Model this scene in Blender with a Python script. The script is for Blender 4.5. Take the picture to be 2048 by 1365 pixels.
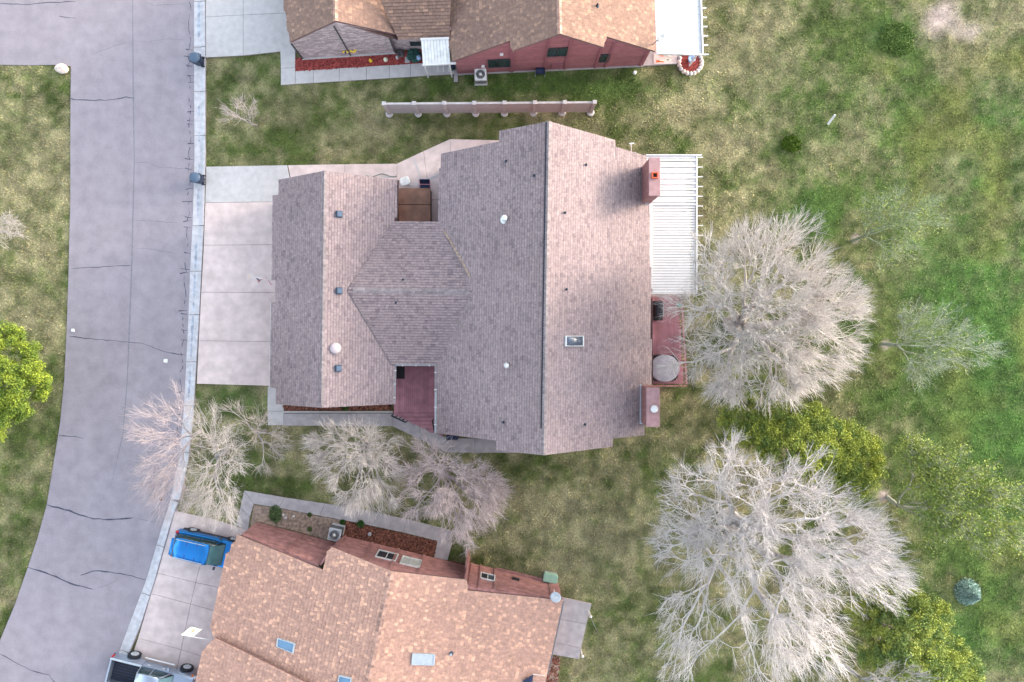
import bpy, math, random
import numpy as np
from mathutils import Vector
random.seed(7); rng = np.random.default_rng(11)
S = bpy.context.scene
for o in list(bpy.data.objects): bpy.data.objects.remove(o)

# ------------------------------------------------------------------ camera
H = 47.0                       # flying height
F = 1365.3                     # focal length in photograph pixels (24 mm on 36 mm)
NU, NV = 1010.0, 655.0         # pixel straight below the camera
K = H / F
cam = bpy.data.cameras.new('camera'); cam.lens = 24; cam.sensor_width = 36
cam.shift_x = (1024 - NU) / 2048; cam.shift_y = -(682.5 - NV) / 2048
cam.clip_end = 2000; cam.clip_start = 0.5
co = bpy.data.objects.new('camera', cam); S.collection.objects.link(co)
co.location = (0, 0, H); co.rotation_euler = (0, 0, 0); S.camera = co
# ------------------------------------------------------------------ light
SUN_EL, SUN_AZ = math.radians(10.5), math.radians(20)      # azimuth counted from +X towards +Y
w = bpy.data.worlds.new('World'); S.world = w; w.use_nodes = True
nt = w.node_tree; sky = nt.nodes.new('ShaderNodeTexSky'); sky.sky_type = 'NISHITA'; sky.sun_disc = False
sky.sun_elevation = SUN_EL; sky.sun_rotation = math.pi/2 - SUN_AZ
sky.air_density = 1.0; sky.dust_density = 2.5; sky.ozone_density = 1.0
veil = nt.nodes.new('ShaderNodeHueSaturation'); veil.inputs['Saturation'].default_value = .5      # thin high cloud greys the blue
nt.links.new(sky.outputs[0], veil.inputs['Color']); nt.links.new(veil.outputs[0], nt.nodes['Background'].inputs[0]); nt.nodes['Background'].inputs[1].default_value = 0.15
sl = bpy.data.lights.new('sun', 'SUN'); sl.energy = .5; sl.angle = math.radians(9); sl.color = (1, .83, .66)
so = bpy.data.objects.new('sun', sl); S.collection.objects.link(so)
sd = Vector((math.cos(SUN_EL)*math.cos(SUN_AZ), math.cos(SUN_EL)*math.sin(SUN_AZ), math.sin(SUN_EL)))
so.rotation_euler = sd.to_track_quat('Z', 'Y').to_euler()
S.view_settings.view_transform = 'Standard'; S.view_settings.look = 'None'
S.view_settings.exposure = 2.6; S.view_settings.gamma = 1.0
S.render.engine = 'CYCLES'

# ------------------------------------------------------------------ helpers
def P(u, v, z=0.0):            # photograph pixel + height -> place
    k = K * (H - z) / H
    return Vector(((u - NU) * k, -(v - NV) * k, z))
def ray(u, v): return Vector(((u - NU) / F, -(v - NV) / F, -1.0))
EYE = Vector((0, 0, H))
class Plane:
    def __init__(s, a, b, c):
        s.p = a; s.n = (b - a).cross(c - a).normalized()
        if s.n.z < 0: s.n = -s.n
    def hit(s, u, v, off=0):
        d = ray(u, v); q = s.p + s.n * off
        return EYE + d * ((q - EYE).dot(s.n) / d.dot(s.n))
    def z(s, x, y): return s.p.z - (s.n.x*(x-s.p.x) + s.n.y*(y-s.p.y)) / s.n.z
def link(o): S.collection.objects.link(o); return o
def tag(o, label, cat, group=None, kind=None):
    o['label'] = label; o['category'] = cat
    if group: o['group'] = group
    if kind: o['kind'] = kind
    return o
def thing(name, loc, label, cat, group=None):
    o = link(bpy.data.objects.new(name, None)); o.location = loc; o.empty_display_size = .3
    return tag(o, label, cat, group)
def wloc(o):
    l = Vector((0, 0, 0))
    while o is not None: l += o.location; o = o.parent
    return l
class MB:
    def __init__(s): s.v = []; s.f = []; s.c = []; s.m = []
    def face(s, pts, mi=0):
        i = len(s.v); s.v += [tuple(p) for p in pts]; s.f.append(tuple(range(i, i+len(pts)))); s.m.append(mi)
    def prism(s, pts, z0=None, z1=None, mi=0, d=None):
        """polygon pts (bottom) lifted to z1, or by vector d"""
        if d is None: bot = [Vector((p[0], p[1], z0)) for p in pts]; top = [Vector((p[0], p[1], z1)) for p in pts]
        else: bot = [Vector(p) for p in pts]; top = [p + Vector(d) for p in bot]
        n = len(bot)
        # orientation
        nn = Vector((0,0,0))
        for i in range(n): nn += bot[i].cross(bot[(i+1) % n])
        if nn.dot(top[0]-bot[0]) < 0: bot.reverse(); top.reverse()
        i = len(s.v); s.v += [tuple(p) for p in bot + top]
        s.f.append(tuple(i+k for k in reversed(range(n)))); s.f.append(tuple(i+n+k for k in range(n))); s.m += [mi, mi]
        for k in range(n):
            l = (k+1) % n; s.f.append((i+k, i+l, i+n+l, i+n+k)); s.m.append(mi)
        return s
    def box(s, c, sx, sy, sz, rz=0, mi=0, ax=None):
        """box centred at c"""
        if ax is None:
            a = Vector((math.cos(rz), math.sin(rz), 0)); b = Vector((-a.y, a.x, 0)); n = Vector((0,0,1))
        else: a, b, n = ax
        c = Vector(c)
        q = [c - a*sx/2 - b*sy/2 - n*sz/2, c + a*sx/2 - b*sy/2 - n*sz/2, c + a*sx/2 + b*sy/2 - n*sz/2, c - a*sx/2 + b*sy/2 - n*sz/2]
        return s.prism(q, d=n*sz, mi=mi)
    def beam(s, a, b, wd, h, mi=0):
        a, b = Vector(a), Vector(b); d = (b-a); L = d.length; d.normalize()
        up = Vector((0,0,1)) if abs(d.z) < .95 else Vector((1,0,0))
        y = up.cross(d).normalized(); n = d.cross(y)
        return s.box((a+b)/2, L, wd, h, ax=(d, y, n), mi=mi)
    def cyl(s, a, b, r0, r1=None, n=12, mi=0):
        r1 = r0 if r1 is None else r1
        a, b = Vector(a), Vector(b); d = (b-a).normalized()
        up = Vector((0,0,1)) if abs(d.z) < .9 else Vector((1,0,0))
        x = up.cross(d).normalized(); y = d.cross(x)
        i = len(s.v)
        for c, r in ((a, r0), (b, r1)):
            for k in range(n):
                t = 2*math.pi*k/n; s.v.append(tuple(c + x*math.cos(t)*r + y*math.sin(t)*r))
        for k in range(n):
            l = (k+1) % n; s.f.append((i+k, i+l, i+n+l, i+n+k)); s.m.append(mi)
        s.f.append(tuple(i+k for k in reversed(range(n)))); s.f.append(tuple(i+n+k for k in range(n))); s.m += [mi, mi]
        return s
    def lathe(s, c, prof, n=16, mi=0, sx=1, sy=1):
        c = Vector(c); i = len(s.v)
        for r, z in prof:
            for k in range(n):
                t = 2*math.pi*k/n; s.v.append((c.x+math.cos(t)*r*sx, c.y+math.sin(t)*r*sy, c.z+z))
        for j in range(len(prof)-1):
            for k in range(n):
                l = (k+1) % n; s.f.append((i+j*n+k, i+j*n+l, i+(j+1)*n+l, i+(j+1)*n+k)); s.m.append(mi)
        s.f.append(tuple(i+k for k in reversed(range(n)))); q = i+(len(prof)-1)*n
        s.f.append(tuple(q+k for k in range(n))); s.m += [mi, mi]
        return s
    def blob(s, c, r, sq=.7, jit=.15, n=10, mi=0):
        prof = []
        i = len(s.v); c = Vector(c); m = 6
        for j in range(m+1):
            ph = math.pi*j/m - math.pi/2
            for k in range(n):
                t = 2*math.pi*k/n; rr = r*(1+random.uniform(-jit, jit))
                s.v.append((c.x+math.cos(t)*math.cos(ph)*rr, c.y+math.sin(t)*math.cos(ph)*rr, c.z+math.sin(ph)*rr*sq))
        for j in range(m):
            for k in range(n):
                l = (k+1) % n; s.f.append((i+j*n+k, i+j*n+l, i+(j+1)*n+l, i+(j+1)*n+k)); s.m.append(mi)
        return s
    def build(s, name, mat, parent=None, kind=None, smooth=False, bevel=0):
        o0 = wloc(parent) if parent else Vector((0,0,0))
        me = bpy.data.meshes.new(name)
        me.from_pydata([(x-o0.x, y-o0.y, z-o0.z) for x, y, z in s.v], [], s.f)
        mats = mat if isinstance(mat, (list, tuple)) else [mat]
        for m in mats: me.materials.append(m)
        if len(mats) > 1: me.polygons.foreach_set('material_index', s.m)
        if smooth: me.polygons.foreach_set('use_smooth', [True]*len(s.f))
        me.update(); o = link(bpy.data.objects.new(name, me))
        if parent: o.parent = parent
        if kind: o['kind'] = kind
        if bevel:
            b = o.modifiers.new('bevel', 'BEVEL'); b.width = bevel; b.segments = 2; b.limit_method = 'ANGLE'
        return o
def np_mesh(name, V, Fq, mat, parent=None, col=None, kind=None):
    """V (n,3), Fq (m,k) arrays"""
    o0 = wloc(parent) if parent else Vector((0,0,0))
    V = np.asarray(V, dtype=np.float32) - np.array(o0[:], dtype=np.float32)
    m, k = Fq.shape
    me = bpy.data.meshes.new(name); me.vertices.add(len(V)); me.vertices.foreach_set('co', V.ravel())
    me.loops.add(m*k); me.loops.foreach_set('vertex_index', Fq.astype(np.int32).ravel())
    me.polygons.add(m); me.polygons.foreach_set('loop_start', np.arange(0, m*k, k, dtype=np.int32))
    me.polygons.foreach_set('loop_total', np.full(m, k, dtype=np.int32))
    if col is not None:
        a = me.color_attributes.new('Col', 'FLOAT_COLOR', 'POINT')
        a.data.foreach_set('color', np.concatenate([col, np.ones((len(col), 1))], 1).astype(np.float32).ravel())
    me.materials.append(mat); me.update(calc_edges=True); me.validate()
    o = link(bpy.data.objects.new(name, me))
    if parent: o.parent = parent
    if kind: o['kind'] = kind
    return o
def copy_tree(o, parent=None):
    c = o.copy(); link(c)
    if parent is not None: c.parent = parent
    for ch in list(o.children): copy_tree(ch, c)
    return c

# value noise for colours computed on the mesh
_lat = rng.random((256, 256))
def vnoise(x, y, sc, ox=0, oy=0):
    x = x/sc + ox; y = y/sc + oy
    xi = np.floor(x).astype(int); yi = np.floor(y).astype(int); fx = x-xi; fy = y-yi
    fx = fx*fx*(3-2*fx); fy = fy*fy*(3-2*fy)
    g = lambda a, b: _lat[a % 256, b % 256]
    return (g(xi, yi)*(1-fx)+g(xi+1, yi)*fx)*(1-fy) + (g(xi, yi+1)*(1-fx)+g(xi+1, yi+1)*fx)*fy

# ------------------------------------------------------------------ materials
def mat(name, col, rough=.8, var=.12, scale=6, bump=0, bscale=40, metal=0, col2=None, vc=False, island=None, spec=.3, stretch=None, trans=0, big=0, speck=0, lane=None):
    m = bpy.data.materials.new(name); m.use_nodes = True; n = m.node_tree; b = n.nodes['Principled BSDF']
    b.inputs['Roughness'].default_value = rough; b.inputs['Metallic'].default_value = metal
    b.inputs['Specular IOR Level'].default_value = spec
    N = n.nodes.new; L = n.links.new
    tc = N('ShaderNodeTexCoord'); src = tc.outputs['Object']
    if stretch:
        mp = N('ShaderNodeMapping'); mp.inputs['Scale'].default_value = stretch; L(src, mp.inputs[0]); src = mp.outputs[0]
    no = N('ShaderNodeTexNoise'); no.inputs['Scale'].default_value = scale; no.inputs['Detail'].default_value = 6; L(src, no.inputs['Vector'])
    c2 = col2 or tuple(max(0, c*(1-2.2*var)) for c in col); c1 = tuple(min(1, c*(1+1.2*var)) for c in col) if not col2 else col
    rp = N('ShaderNodeValToRGB'); rp.color_ramp.elements[0].position = .32; rp.color_ramp.elements[1].position = .68
    rp.color_ramp.elements[0].color = (*c2, 1); rp.color_ramp.elements[1].color = (*c1, 1)
    L(no.outputs['Fac'], rp.inputs[0]); out = rp.outputs[0]
    def mul(a, bb, f=1):
        mx = N('ShaderNodeMixRGB'); mx.blend_type = 'MULTIPLY'; mx.inputs[0].default_value = f
        L(a, mx.inputs[1]); L(bb, mx.inputs[2]); return mx.outputs[0]
    if big:
        nb = N('ShaderNodeTexNoise'); nb.inputs['Scale'].default_value = .22; nb.inputs['Detail'].default_value = 5; L(tc.outputs['Object'], nb.inputs['Vector'])
        rb = N('ShaderNodeValToRGB'); rb.color_ramp.elements[0].position = .3; rb.color_ramp.elements[1].position = .7
        rb.color_ramp.elements[0].color = (1-big,)*3 + (1,); rb.color_ramp.elements[1].color = (1, 1, 1, 1)
        L(nb.outputs['Fac'], rb.inputs[0]); out = mul(out, rb.outputs[0])
    if speck:
        ns = N('ShaderNodeTexNoise'); ns.inputs['Scale'].default_value = 11; ns.inputs['Detail'].default_value = 3; ns.inputs['Roughness'].default_value = .8; L(tc.outputs['Object'], ns.inputs['Vector'])
        rs = N('ShaderNodeValToRGB'); rs.color_ramp.elements[0].position = .3; rs.color_ramp.elements[1].position = .7
        rs.color_ramp.elements[0].color = (1-speck,)*3 + (1,); rs.color_ramp.elements[1].color = (1, 1, 1, 1)
        L(ns.outputs['Fac'], rs.inputs[0]); out = mul(out, rs.outputs[0])
    if lane:
        ml = N('ShaderNodeMapping'); ml.inputs['Scale'].default_value = lane; L(tc.outputs['Object'], ml.inputs[0])
        nl_ = N('ShaderNodeTexNoise'); nl_.inputs['Scale'].default_value = 1; nl_.inputs['Detail'].default_value = 4; L(ml.outputs[0], nl_.inputs['Vector'])
        rl = N('ShaderNodeValToRGB'); rl.color_ramp.elements[0].position = .35; rl.color_ramp.elements[1].position = .65
        rl.color_ramp.elements[0].color = (.95, .945, .955, 1); rl.color_ramp.elements[1].color = (1, 1, 1, 1)
        L(nl_.outputs['Fac'], rl.inputs[0]); out = mul(out, rl.outputs[0])
    if vc:
        a = N('ShaderNodeAttribute'); a.attribute_name = 'Col'; out = mul(a.outputs['Color'], out)
    if island:
        g = N('ShaderNodeNewGeometry'); ri = N('ShaderNodeValToRGB'); ri.color_ramp.interpolation = 'LINEAR'
        el = ri.color_ramp.elements
        for k, (p, c) in enumerate(island):
            e = el[k] if k < 2 else el.new(p)
            e.position = p; e.color = (*c, 1)
        L(g.outputs['Random Per Island'], ri.inputs[0]); out = mul(ri.outputs[0], out)
    L(out, b.inputs['Base Color'])
    if trans: b.inputs['Transmission Weight'].default_value = trans
    if bump:
        nb = N('ShaderNodeTexNoise'); nb.inputs['Scale'].default_value = bscale; nb.inputs['Detail'].default_value = 4; L(src, nb.inputs['Vector'])
        bp = N('ShaderNodeBump'); bp.inputs['Strength'].default_value = bump; bp.inputs['Distance'].default_value = .02
        L(nb.outputs['Fac'], bp.inputs['Height']); L(bp.outputs[0], b.inputs['Normal'])
    return m
M = {}
W1 = (1, 1, 1)
M['ground'] = mat('grass_ground', W1, .95, .22, 9, .6, 25, vc=True)
M['blade'] = mat('grass_blade', W1, .9, .1, 3, vc=True)
M['asphalt'] = mat('asphalt', (.312, .285, .325), .9, .06, 1.2, .35, 90, big=.08, speck=.14, lane=(.9, .05, 1))
M['crack'] = mat('crack_tar', (.05, .055, .09), .7, .2, 8)
M['seam'] = mat('seam', (.19, .188, .225), .9, .1, 8)
M['gutter'] = mat('gutter_concrete', (.50, .50, .54), .85, .08, 3, .2, 60, big=.1)
M['stain'] = mat('water_stain', (.36, .40, .48), .6, .2, 3)
M['conc_white'] = mat('concrete_white', (.50, .485, .49), .85, .05, 2.5, .2, 60, big=.1)
M['conc_pink'] = mat('concrete_pink', (.70, .585, .565), .85, .07, 1.6, .2, 60, big=.2, speck=.07, lane=(.12, 1.1, 1))
M['conc_grey'] = mat('concrete_grey', (.40, .375, .39), .85, .08, 2, .2, 60, big=.14)
M['joint'] = mat('joint_dirt', (.26, .23, .23), .95)
sh_isl = [(0, (.72, .70, .74)), (1, (1.1, 1.08, 1.08)), (.18, (.92, .91, .94)), (.6, (1, .98, .98))]
M['sh_main'] = mat('shingle_main', (.31, .25, .255), .92, .1, 7, .5, 60, island=sh_isl, big=.16)
sh_isl2 = [(0, (.86, .83, .83)), (1, (1.5, 1.42, 1.28)), (.45, (.96, .93, .93)), (.80, (1.03, .99, .96))]
M['sh_south'] = mat('shingle_south', (.50, .31, .245), .92, .1, 6, .5, 60, island=sh_isl2, big=.08)
M['sh_north'] = mat('shingle_north', (.265, .178, .145), .92, .1, 6, .5, 60, island=sh_isl2, big=.1)
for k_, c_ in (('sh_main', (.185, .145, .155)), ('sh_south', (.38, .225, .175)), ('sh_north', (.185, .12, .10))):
    M[k_+'_shade_band'] = mat(k_.replace('sh_', 'shingle_')+'_shade_band', c_, .92, .1, 7, .5, 60, island=sh_isl2 if k_ != 'sh_main' else sh_isl, big=.12)  # darker shingle colour that paints the shadow line between courses
    M[k_] = [M[k_], M[k_+'_shade_band']]
M['cap'] = mat('ridge_cap', (.25, .215, .225), .92, .1, 6, .4, 60, island=[(0, (.75, .75, .75)), (1, (1.1, 1.1, 1.1))])
M['cap_s'] = mat('ridge_cap_south', (.36, .235, .2), .92, .1, 6, .4, 60, island=[(0, (.7, .7, .7)), (1, (1.5, 1.4, 1.3))])
M['fascia'] = mat('fascia', (.17, .105, .105), .7, .1, 5)
M['siding'] = mat('siding_rose', (.30, .125, .14), .75, .08, 3, .2, 30, island=[(0, (.88, .88, .88)), (1, (1.08, 1.08, 1.08))], stretch=(1, 1, 4))
M['siding_s'] = mat('siding_red', (.38, .19, .18), .75, .14, 2.5, .2, 30, island=[(0, (.85, .85, .85)), (1, (1.1, 1.1, 1.1))])
M['trim'] = mat('trim_rose', (.26, .10, .125), .7, .08, 4)
M['trim_s'] = mat('trim_red', (.32, .165, .155), .7, .12, 4)
M['stone'] = mat('pale_brick', (.42, .35, .36), .85, .1, 6, .5, 50, island=[(0, (.62, .6, .62)), (1, (1.2, 1.18, 1.18))])
M['white'] = mat('white_paint', (.66, .66, .67), .45, .03, 3)
M['white_dirty'] = mat('white_paint_worn', (.66, .67, .67), .6, .08, 3)
M['glass'] = mat('window_glass', (.03, .05, .065), .08, .2, 1, spec=.8)
M['curtain'] = mat('window_blind', (.5, .52, .5), .35, .1, 2)
M['frame_dark'] = mat('frame_dark', (.04, .045, .05), .4)
M['sky_glass'] = mat('skylight_glass', (.10, .22, .36), .12, .1, 2, spec=.8)
M['sky_glass2'] = mat('skylight_smoked', (.07, .09, .13), .1, .2, 2, spec=.9)
M['alu'] = mat('aluminium', (.45, .5, .55), .35, .06, 5, metal=.4)
M['vent'] = mat('vent_blue_black', (.045, .07, .11), .5, .1, 6)
M['galv'] = mat('galvanised', (.55, .57, .6), .4, .08, 6, metal=.3)
M['dome'] = mat('dome_pinkish', (.50, .42, .44), .4, .04, 3)
M['chim'] = mat('chimney_cap', (.36, .215, .22), .6, .08, 3)
M['chim_side'] = mat('chimney_siding', (.30, .15, .145), .75, .12, 4, .2, 30)
M['flue'] = mat('flue_orange', (.55, .10, .04), .6, .1, 6)
M['black'] = mat('black', (.02, .02, .025), .6)
M['deck'] = mat('deck_red', (.41, .195, .235), .7, .1, 2, .2, 30, island=[(0, (.85, .85, .85)), (1, (1.1, 1.1, 1.1))])
M['mulch_red'] = mat('mulch_red', (.26, .045, .04), .95, .35, 14, 1, 40)
M['mulch_brown'] = mat('mulch_brown', (.13, .05, .035), .95, .45, 9, 1, 40)
M['chips'] = mat('mulch_chips', (.16, .07, .05), .95, .2, 9, island=[(0, (.4, .4, .4)), (1, (1.9, 1.8, 1.7))])
M['chips_red'] = mat('mulch_chips_red', (.30, .06, .055), .95, .2, 9, island=[(0, (.6, .6, .6)), (1, (1.5, 1.5, 1.5))])
M['soil'] = mat('bare_soil', (.33, .25, .2), .95, .2, 5, .8, 30)
M['spa_brown'] = mat('spa_cover_brown', (.24, .125, .085), .35, .14, 1.5)
M['spa_grey'] = mat('spa_cover_grey', (.33, .32, .37), .4, .08, 3)
M['navy'] = mat('navy_cloth', (.02, .03, .075), .8)
M['pink'] = mat('pink_cloth', (.6, .25, .3), .8)
M['bin'] = mat('bin_plastic', (.075, .115, .18), .45, .06, 5)
M['bin_dark'] = mat('bin_plastic_dark', (.022, .032, .065), .5, .08, 5)
M['rubber'] = mat('rubber', (.018, .02, .028), .7)
M['blue_car'] = mat('car_paint_blue', (.02, .20, .55), .3, .02, 1, spec=.6, metal=.75)
M['silver_car'] = mat('car_paint_silver', (.36, .42, .52), .3, .02, 1, spec=.6, metal=.75)
M['car_glass'] = mat('car_glass', (.015, .04, .05), .05, .1, 1, spec=.9)
M['car_screen'] = mat('car_windscreen', (.10, .22, .23), .08, .1, 2, spec=.9)
M['plastic_dark'] = mat('dark_trim', (.02, .022, .035), .5)
M['red_lamp'] = mat('red_lens', (.4, .02, .03), .2)
M['amber'] = mat('amber_lens', (.7, .2, .04), .2)
M['green_box'] = mat('utility_green', (.30, .47, .36), .5, .05, 3)
M['fence'] = mat('fence_pinkish', (.40, .36, .375), .75, .1, 3, stretch=(1, 1, 8))
M['fence_cap'] = mat('fence_cap', (.46, .43, .44), .7, .06, 4)
M['rock'] = mat('boulder', (.62, .52, .47), .8, .12, 4, .5, 12)
M['yellow'] = mat('yellow_petals', (.75, .50, .04), .6)
M['orange'] = mat('orange_petals', (.7, .16, .03), .6)
M['teal'] = mat('teal_foliage', (.05, .16, .14), .8, .2, 8, vc=False, island=[(0, (.5, .5, .5)), (1, (1.7, 1.7, 1.7))])
M['leaf'] = mat('foliage', W1, .7, .08, 3, vc=True, spec=.2)
M['bark'] = mat('bark_pale', W1, .85, .12, 4, vc=True)
M['red'] = mat('red_cloth', (.45, .03, .05), .8)
M['cream'] = mat('cream_cloth', (.72, .74, .58), .8, .05, 3)
M['terracotta'] = mat('terracotta', (.4, .15, .09), .8)
M['blue_glaze'] = mat('blue_glaze', (.3, .42, .66), .25)

# ------------------------------------------------------------------ ground
def blob_field(U, V, blobs):
    r = np.zeros_like(U)
    for u, v, ru, rv, a in blobs: r += a*np.exp(-(((U-u)/ru)**2 + ((V-v)/rv)**2))
    return r
# + dry, - lush green
DRY = [(1450,250,130,200,.28),(1380,60,120,60,.1),(560,170,130,60,.2),(60,400,80,170,.25),(60,230,70,60,.12),(1000,250,200,25,-.05),
       (1100,175,260,32,-.75),(640,300,120,25,-.35),(1160,1060,150,110,.5),(1420,30,150,60,.2),(1350,860,80,60,.05),(1210,960,120,40,-.05),
       (1900,640,260,420,-.33),(2000,900,160,260,-.55),(1620,430,70,60,-.5),(1660,130,120,160,-.12),(1890,40,60,50,.75),(1960,170,60,90,.22),
       (1700,700,50,60,-.15),(1150,1200,60,80,.1),(480,815,70,30,-.45),(560,960,120,35,-.22),(30,180,60,30,-.3),(20,930,60,60,.12),(60,1080,50,60,-.12),
       (1240,1290,50,80,.05),(1750,1330,60,60,.25),(1780,200,140,120,-.15),(1300,1000,80,150,-.03),(980,1080,80,50,-.25),(1090,930,120,30,-.12),(1400,500,40,100,.1)]
LUSH = [(1750,250,150,170,.35),(1980,650,160,120,.7),(1560,180,90,120,.2),(1700,980,60,60,.4),(2000,860,180,260,1.0),(1940,420,140,200,.45),(1790,75,45,38,.9),(1620,420,80,60,.7),(1750,700,90,130,.35),(1930,1280,150,120,.8),(1100,165,260,30,.5),(2010,230,90,150,.5),
        (1850,560,140,90,.5),(480,800,70,30,.4)]
def grass_col(x, y, jitter=True):
    U = x/K + NU; V = -y/K + NV
    n = .34*vnoise(x, y, 3.1)+.36*vnoise(x+.6*vnoise(x, y, .9, 8, 8), y, 1.1, 7, 3)+.34*vnoise(x, y, .42, 2, 9)+.15*vnoise(x, y, .2, 21, 9)
    d = np.clip((n-.6)*2.2 + .49 + 1.05*blob_field(U, V, DRY), 0, 1)
    lu = np.clip(blob_field(U, V, LUSH)*(.75+.5*vnoise(x, y, 2.2, 4, 4)), 0, 1)
    g1 = np.array([.088, .122, .03]); g2 = np.array([.082, .17, .034]); dr = np.array([.34, .305, .17])
    col = g1*(1-lu[:, None]) + g2*lu[:, None]
    d3 = d[:, None]*(1-.72*lu[:, None])*.92
    col = col*(1-d3) + dr*d3
    # yellowish patches towards the fairway
    yl = np.clip((vnoise(x, y, 2.6, 30, 12)-.5)*3, 0, 1)*np.clip((U-1650)/200, 0, 1)*.5
    col = col*(1-yl[:, None]) + np.array([.22, .215, .06])*yl[:, None]
    dk = (.62+.66*vnoise(x, y, .55, 50, 20)+.1*vnoise(x, y, .25, 5, 2))*(.85+.3*vnoise(x, y, 1.6, 14, 33))
    soil = np.clip(1.3*np.exp(-(((U-1885)/42)**2+((V-35)/42)**2)) + 1.0*np.exp(-(((U-1948)/30)**2+((V-62)/22)**2)) + vnoise(x, y, .8, 3, 77)*.7-.72, 0, 1)*((U > 1780) & (V < 140))
    for su, sv, sr in ((1712,478,9),(1768,993,12),(1608,786,9),(1772,690,9),(1465,650,12),(1457,1038,14),(735,890,8),(880,936,9),(452,903,7)): soil = np.maximum(soil, np.clip(1.5*np.exp(-(((U-su)/sr)**2+((V-sv)/sr)**2))-.35*vnoise(x, y, .3, 5, 5), 0, 1))
    col = col*(1-soil[:, None]) + np.array([.50, .40, .36])*soil[:, None]
    mow = 1+.07*np.sin(U/13.0)*np.clip((U-1850)/100, 0, 1)
    return np.clip(col*(dk*mow)[:, None], 0, 1), soil
def axis(a, b, step, far):
    c = list(np.arange(a, b+step, step)); s = step; q = c[-1]; r = []
    while q < far: s *= 1.5; q += s; r.append(q)
    s = step; q = c[0]; l = []
    while q > -far: s *= 1.5; q -= s; l.append(q)
    return np.array(l[::-1]+c+r)
gx = axis(-37, 38, .22, 500); gy = axis(-27, 25, .22, 500)
X, Y = np.meshgrid(gx, gy, indexing='ij'); nx, ny = X.shape
Zg = .05*(vnoise(X, Y, 4.)-.5) + .05*(vnoise(X, Y, .6, 9, 9)-.5) - .05
idx = np.arange(nx*ny).reshape(nx, ny)
Fq = np.stack([idx[:-1, :-1], idx[1:, :-1], idx[1:, 1:], idx[:-1, 1:]], -1).reshape(-1, 4)
gc, _ = grass_col(X.ravel(), Y.ravel())
np_mesh('ground', np.stack([X.ravel(), Y.ravel(), Zg.ravel()], 1), Fq, M['ground'], col=gc, kind='structure')

PAVED = []          # ground polygons without grass (pixels)
def pip(U, V, poly):
    r = np.zeros(U.shape, bool); n = len(poly)
    for i in range(n):
        x1, y1 = poly[i]; x2, y2 = poly[(i+1) % n]
        if y1 == y2: continue
        c = ((y1 > V) != (y2 > V)) & (U < (x2-x1)*(V-y1)/(y2-y1)+x1); r ^= c
    return r
def inset(pts, d):
    """shrink a convex-ish polygon by d metres"""
    pts = [Vector((p[0], p[1])) for p in pts]; n = len(pts)
    A = sum(pts[i].x*pts[(i+1) % n].y - pts[(i+1) % n].x*pts[i].y for i in range(n))
    sg = 1 if A > 0 else -1; out = []
    for i in range(n):
        a, b, c = pts[i-1], pts[i], pts[(i+1) % n]
        e1 = (b-a).normalized(); e2 = (c-b).normalized()
        n1 = Vector((-e1.y, e1.x))*sg; n2 = Vector((-e2.y, e2.x))*sg
        k = 1+n1.dot(n2)
        out.append(b + (n1+n2)*(d/max(k, .4)))
    return out
def slab_set(name, polys, m, z=.06, gap=.010, base=.012, piece='slab', mats=None, outline=None):
    """paving: a sunken joint bed with one object per slab"""
    bed = MB()
    for pl in polys:
        bed.prism(inset([P(u, v) for u, v in pl], -.005), -.2, base)
        PAVED.append(pl)
    # bed pieces of neighbouring slabs would share planes: keep heights a hair apart
    bed = MB()
    for i, pl in enumerate(polys): bed.prism(inset([P(u, v) for u, v in pl], .003), -.2-.003*i, base)
    root = bed.build(name, M['joint'], kind='structure')
    for i, pl in enumerate(polys):
        MB().prism(inset([P(u, v) for u, v in pl], gap), -.15, z+random.uniform(-.004, .004)).build(piece, (mats[i] if mats else m), root, bevel=.008)
    return root
def strip(pts, wd, z, h=.004, wj=0):
    b = MB(); n = len(pts); L = []; R = []
    for i in range(n):
        a = pts[max(0, i-1)]; c = pts[min(n-1, i+1)]; d = Vector((c[0]-a[0], c[1]-a[1])).normalized(); q = Vector((-d.y, d.x))
        k = wd*(1+random.uniform(-wj, wj))/2
        if i in (0, n-1): k *= .4 if wj else 1
        L.append((pts[i][0]+q.x*k, pts[i][1]+q.y*k)); R.append((pts[i][0]-q.x*k, pts[i][1]-q.y*k))
    for i in range(n-1): b.face([(*R[i], z), (*R[i+1], z), (*L[i+1], z), (*L[i], z)])
    return b
def jag(px, amp=.05, seg=.35):
    out = []
    w = [P(u, v) for u, v in px]
    for a, b in zip(w[:-1], w[1:]):
        n = max(2, int((b-a).length/seg))
        for i in range(n):
            p = a.lerp(b, i/n); out.append((p.x+random.uniform(-amp, amp), p.y+random.uniform(-amp, amp)))
    out.append((w[-1].x, w[-1].y)); return out
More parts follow.
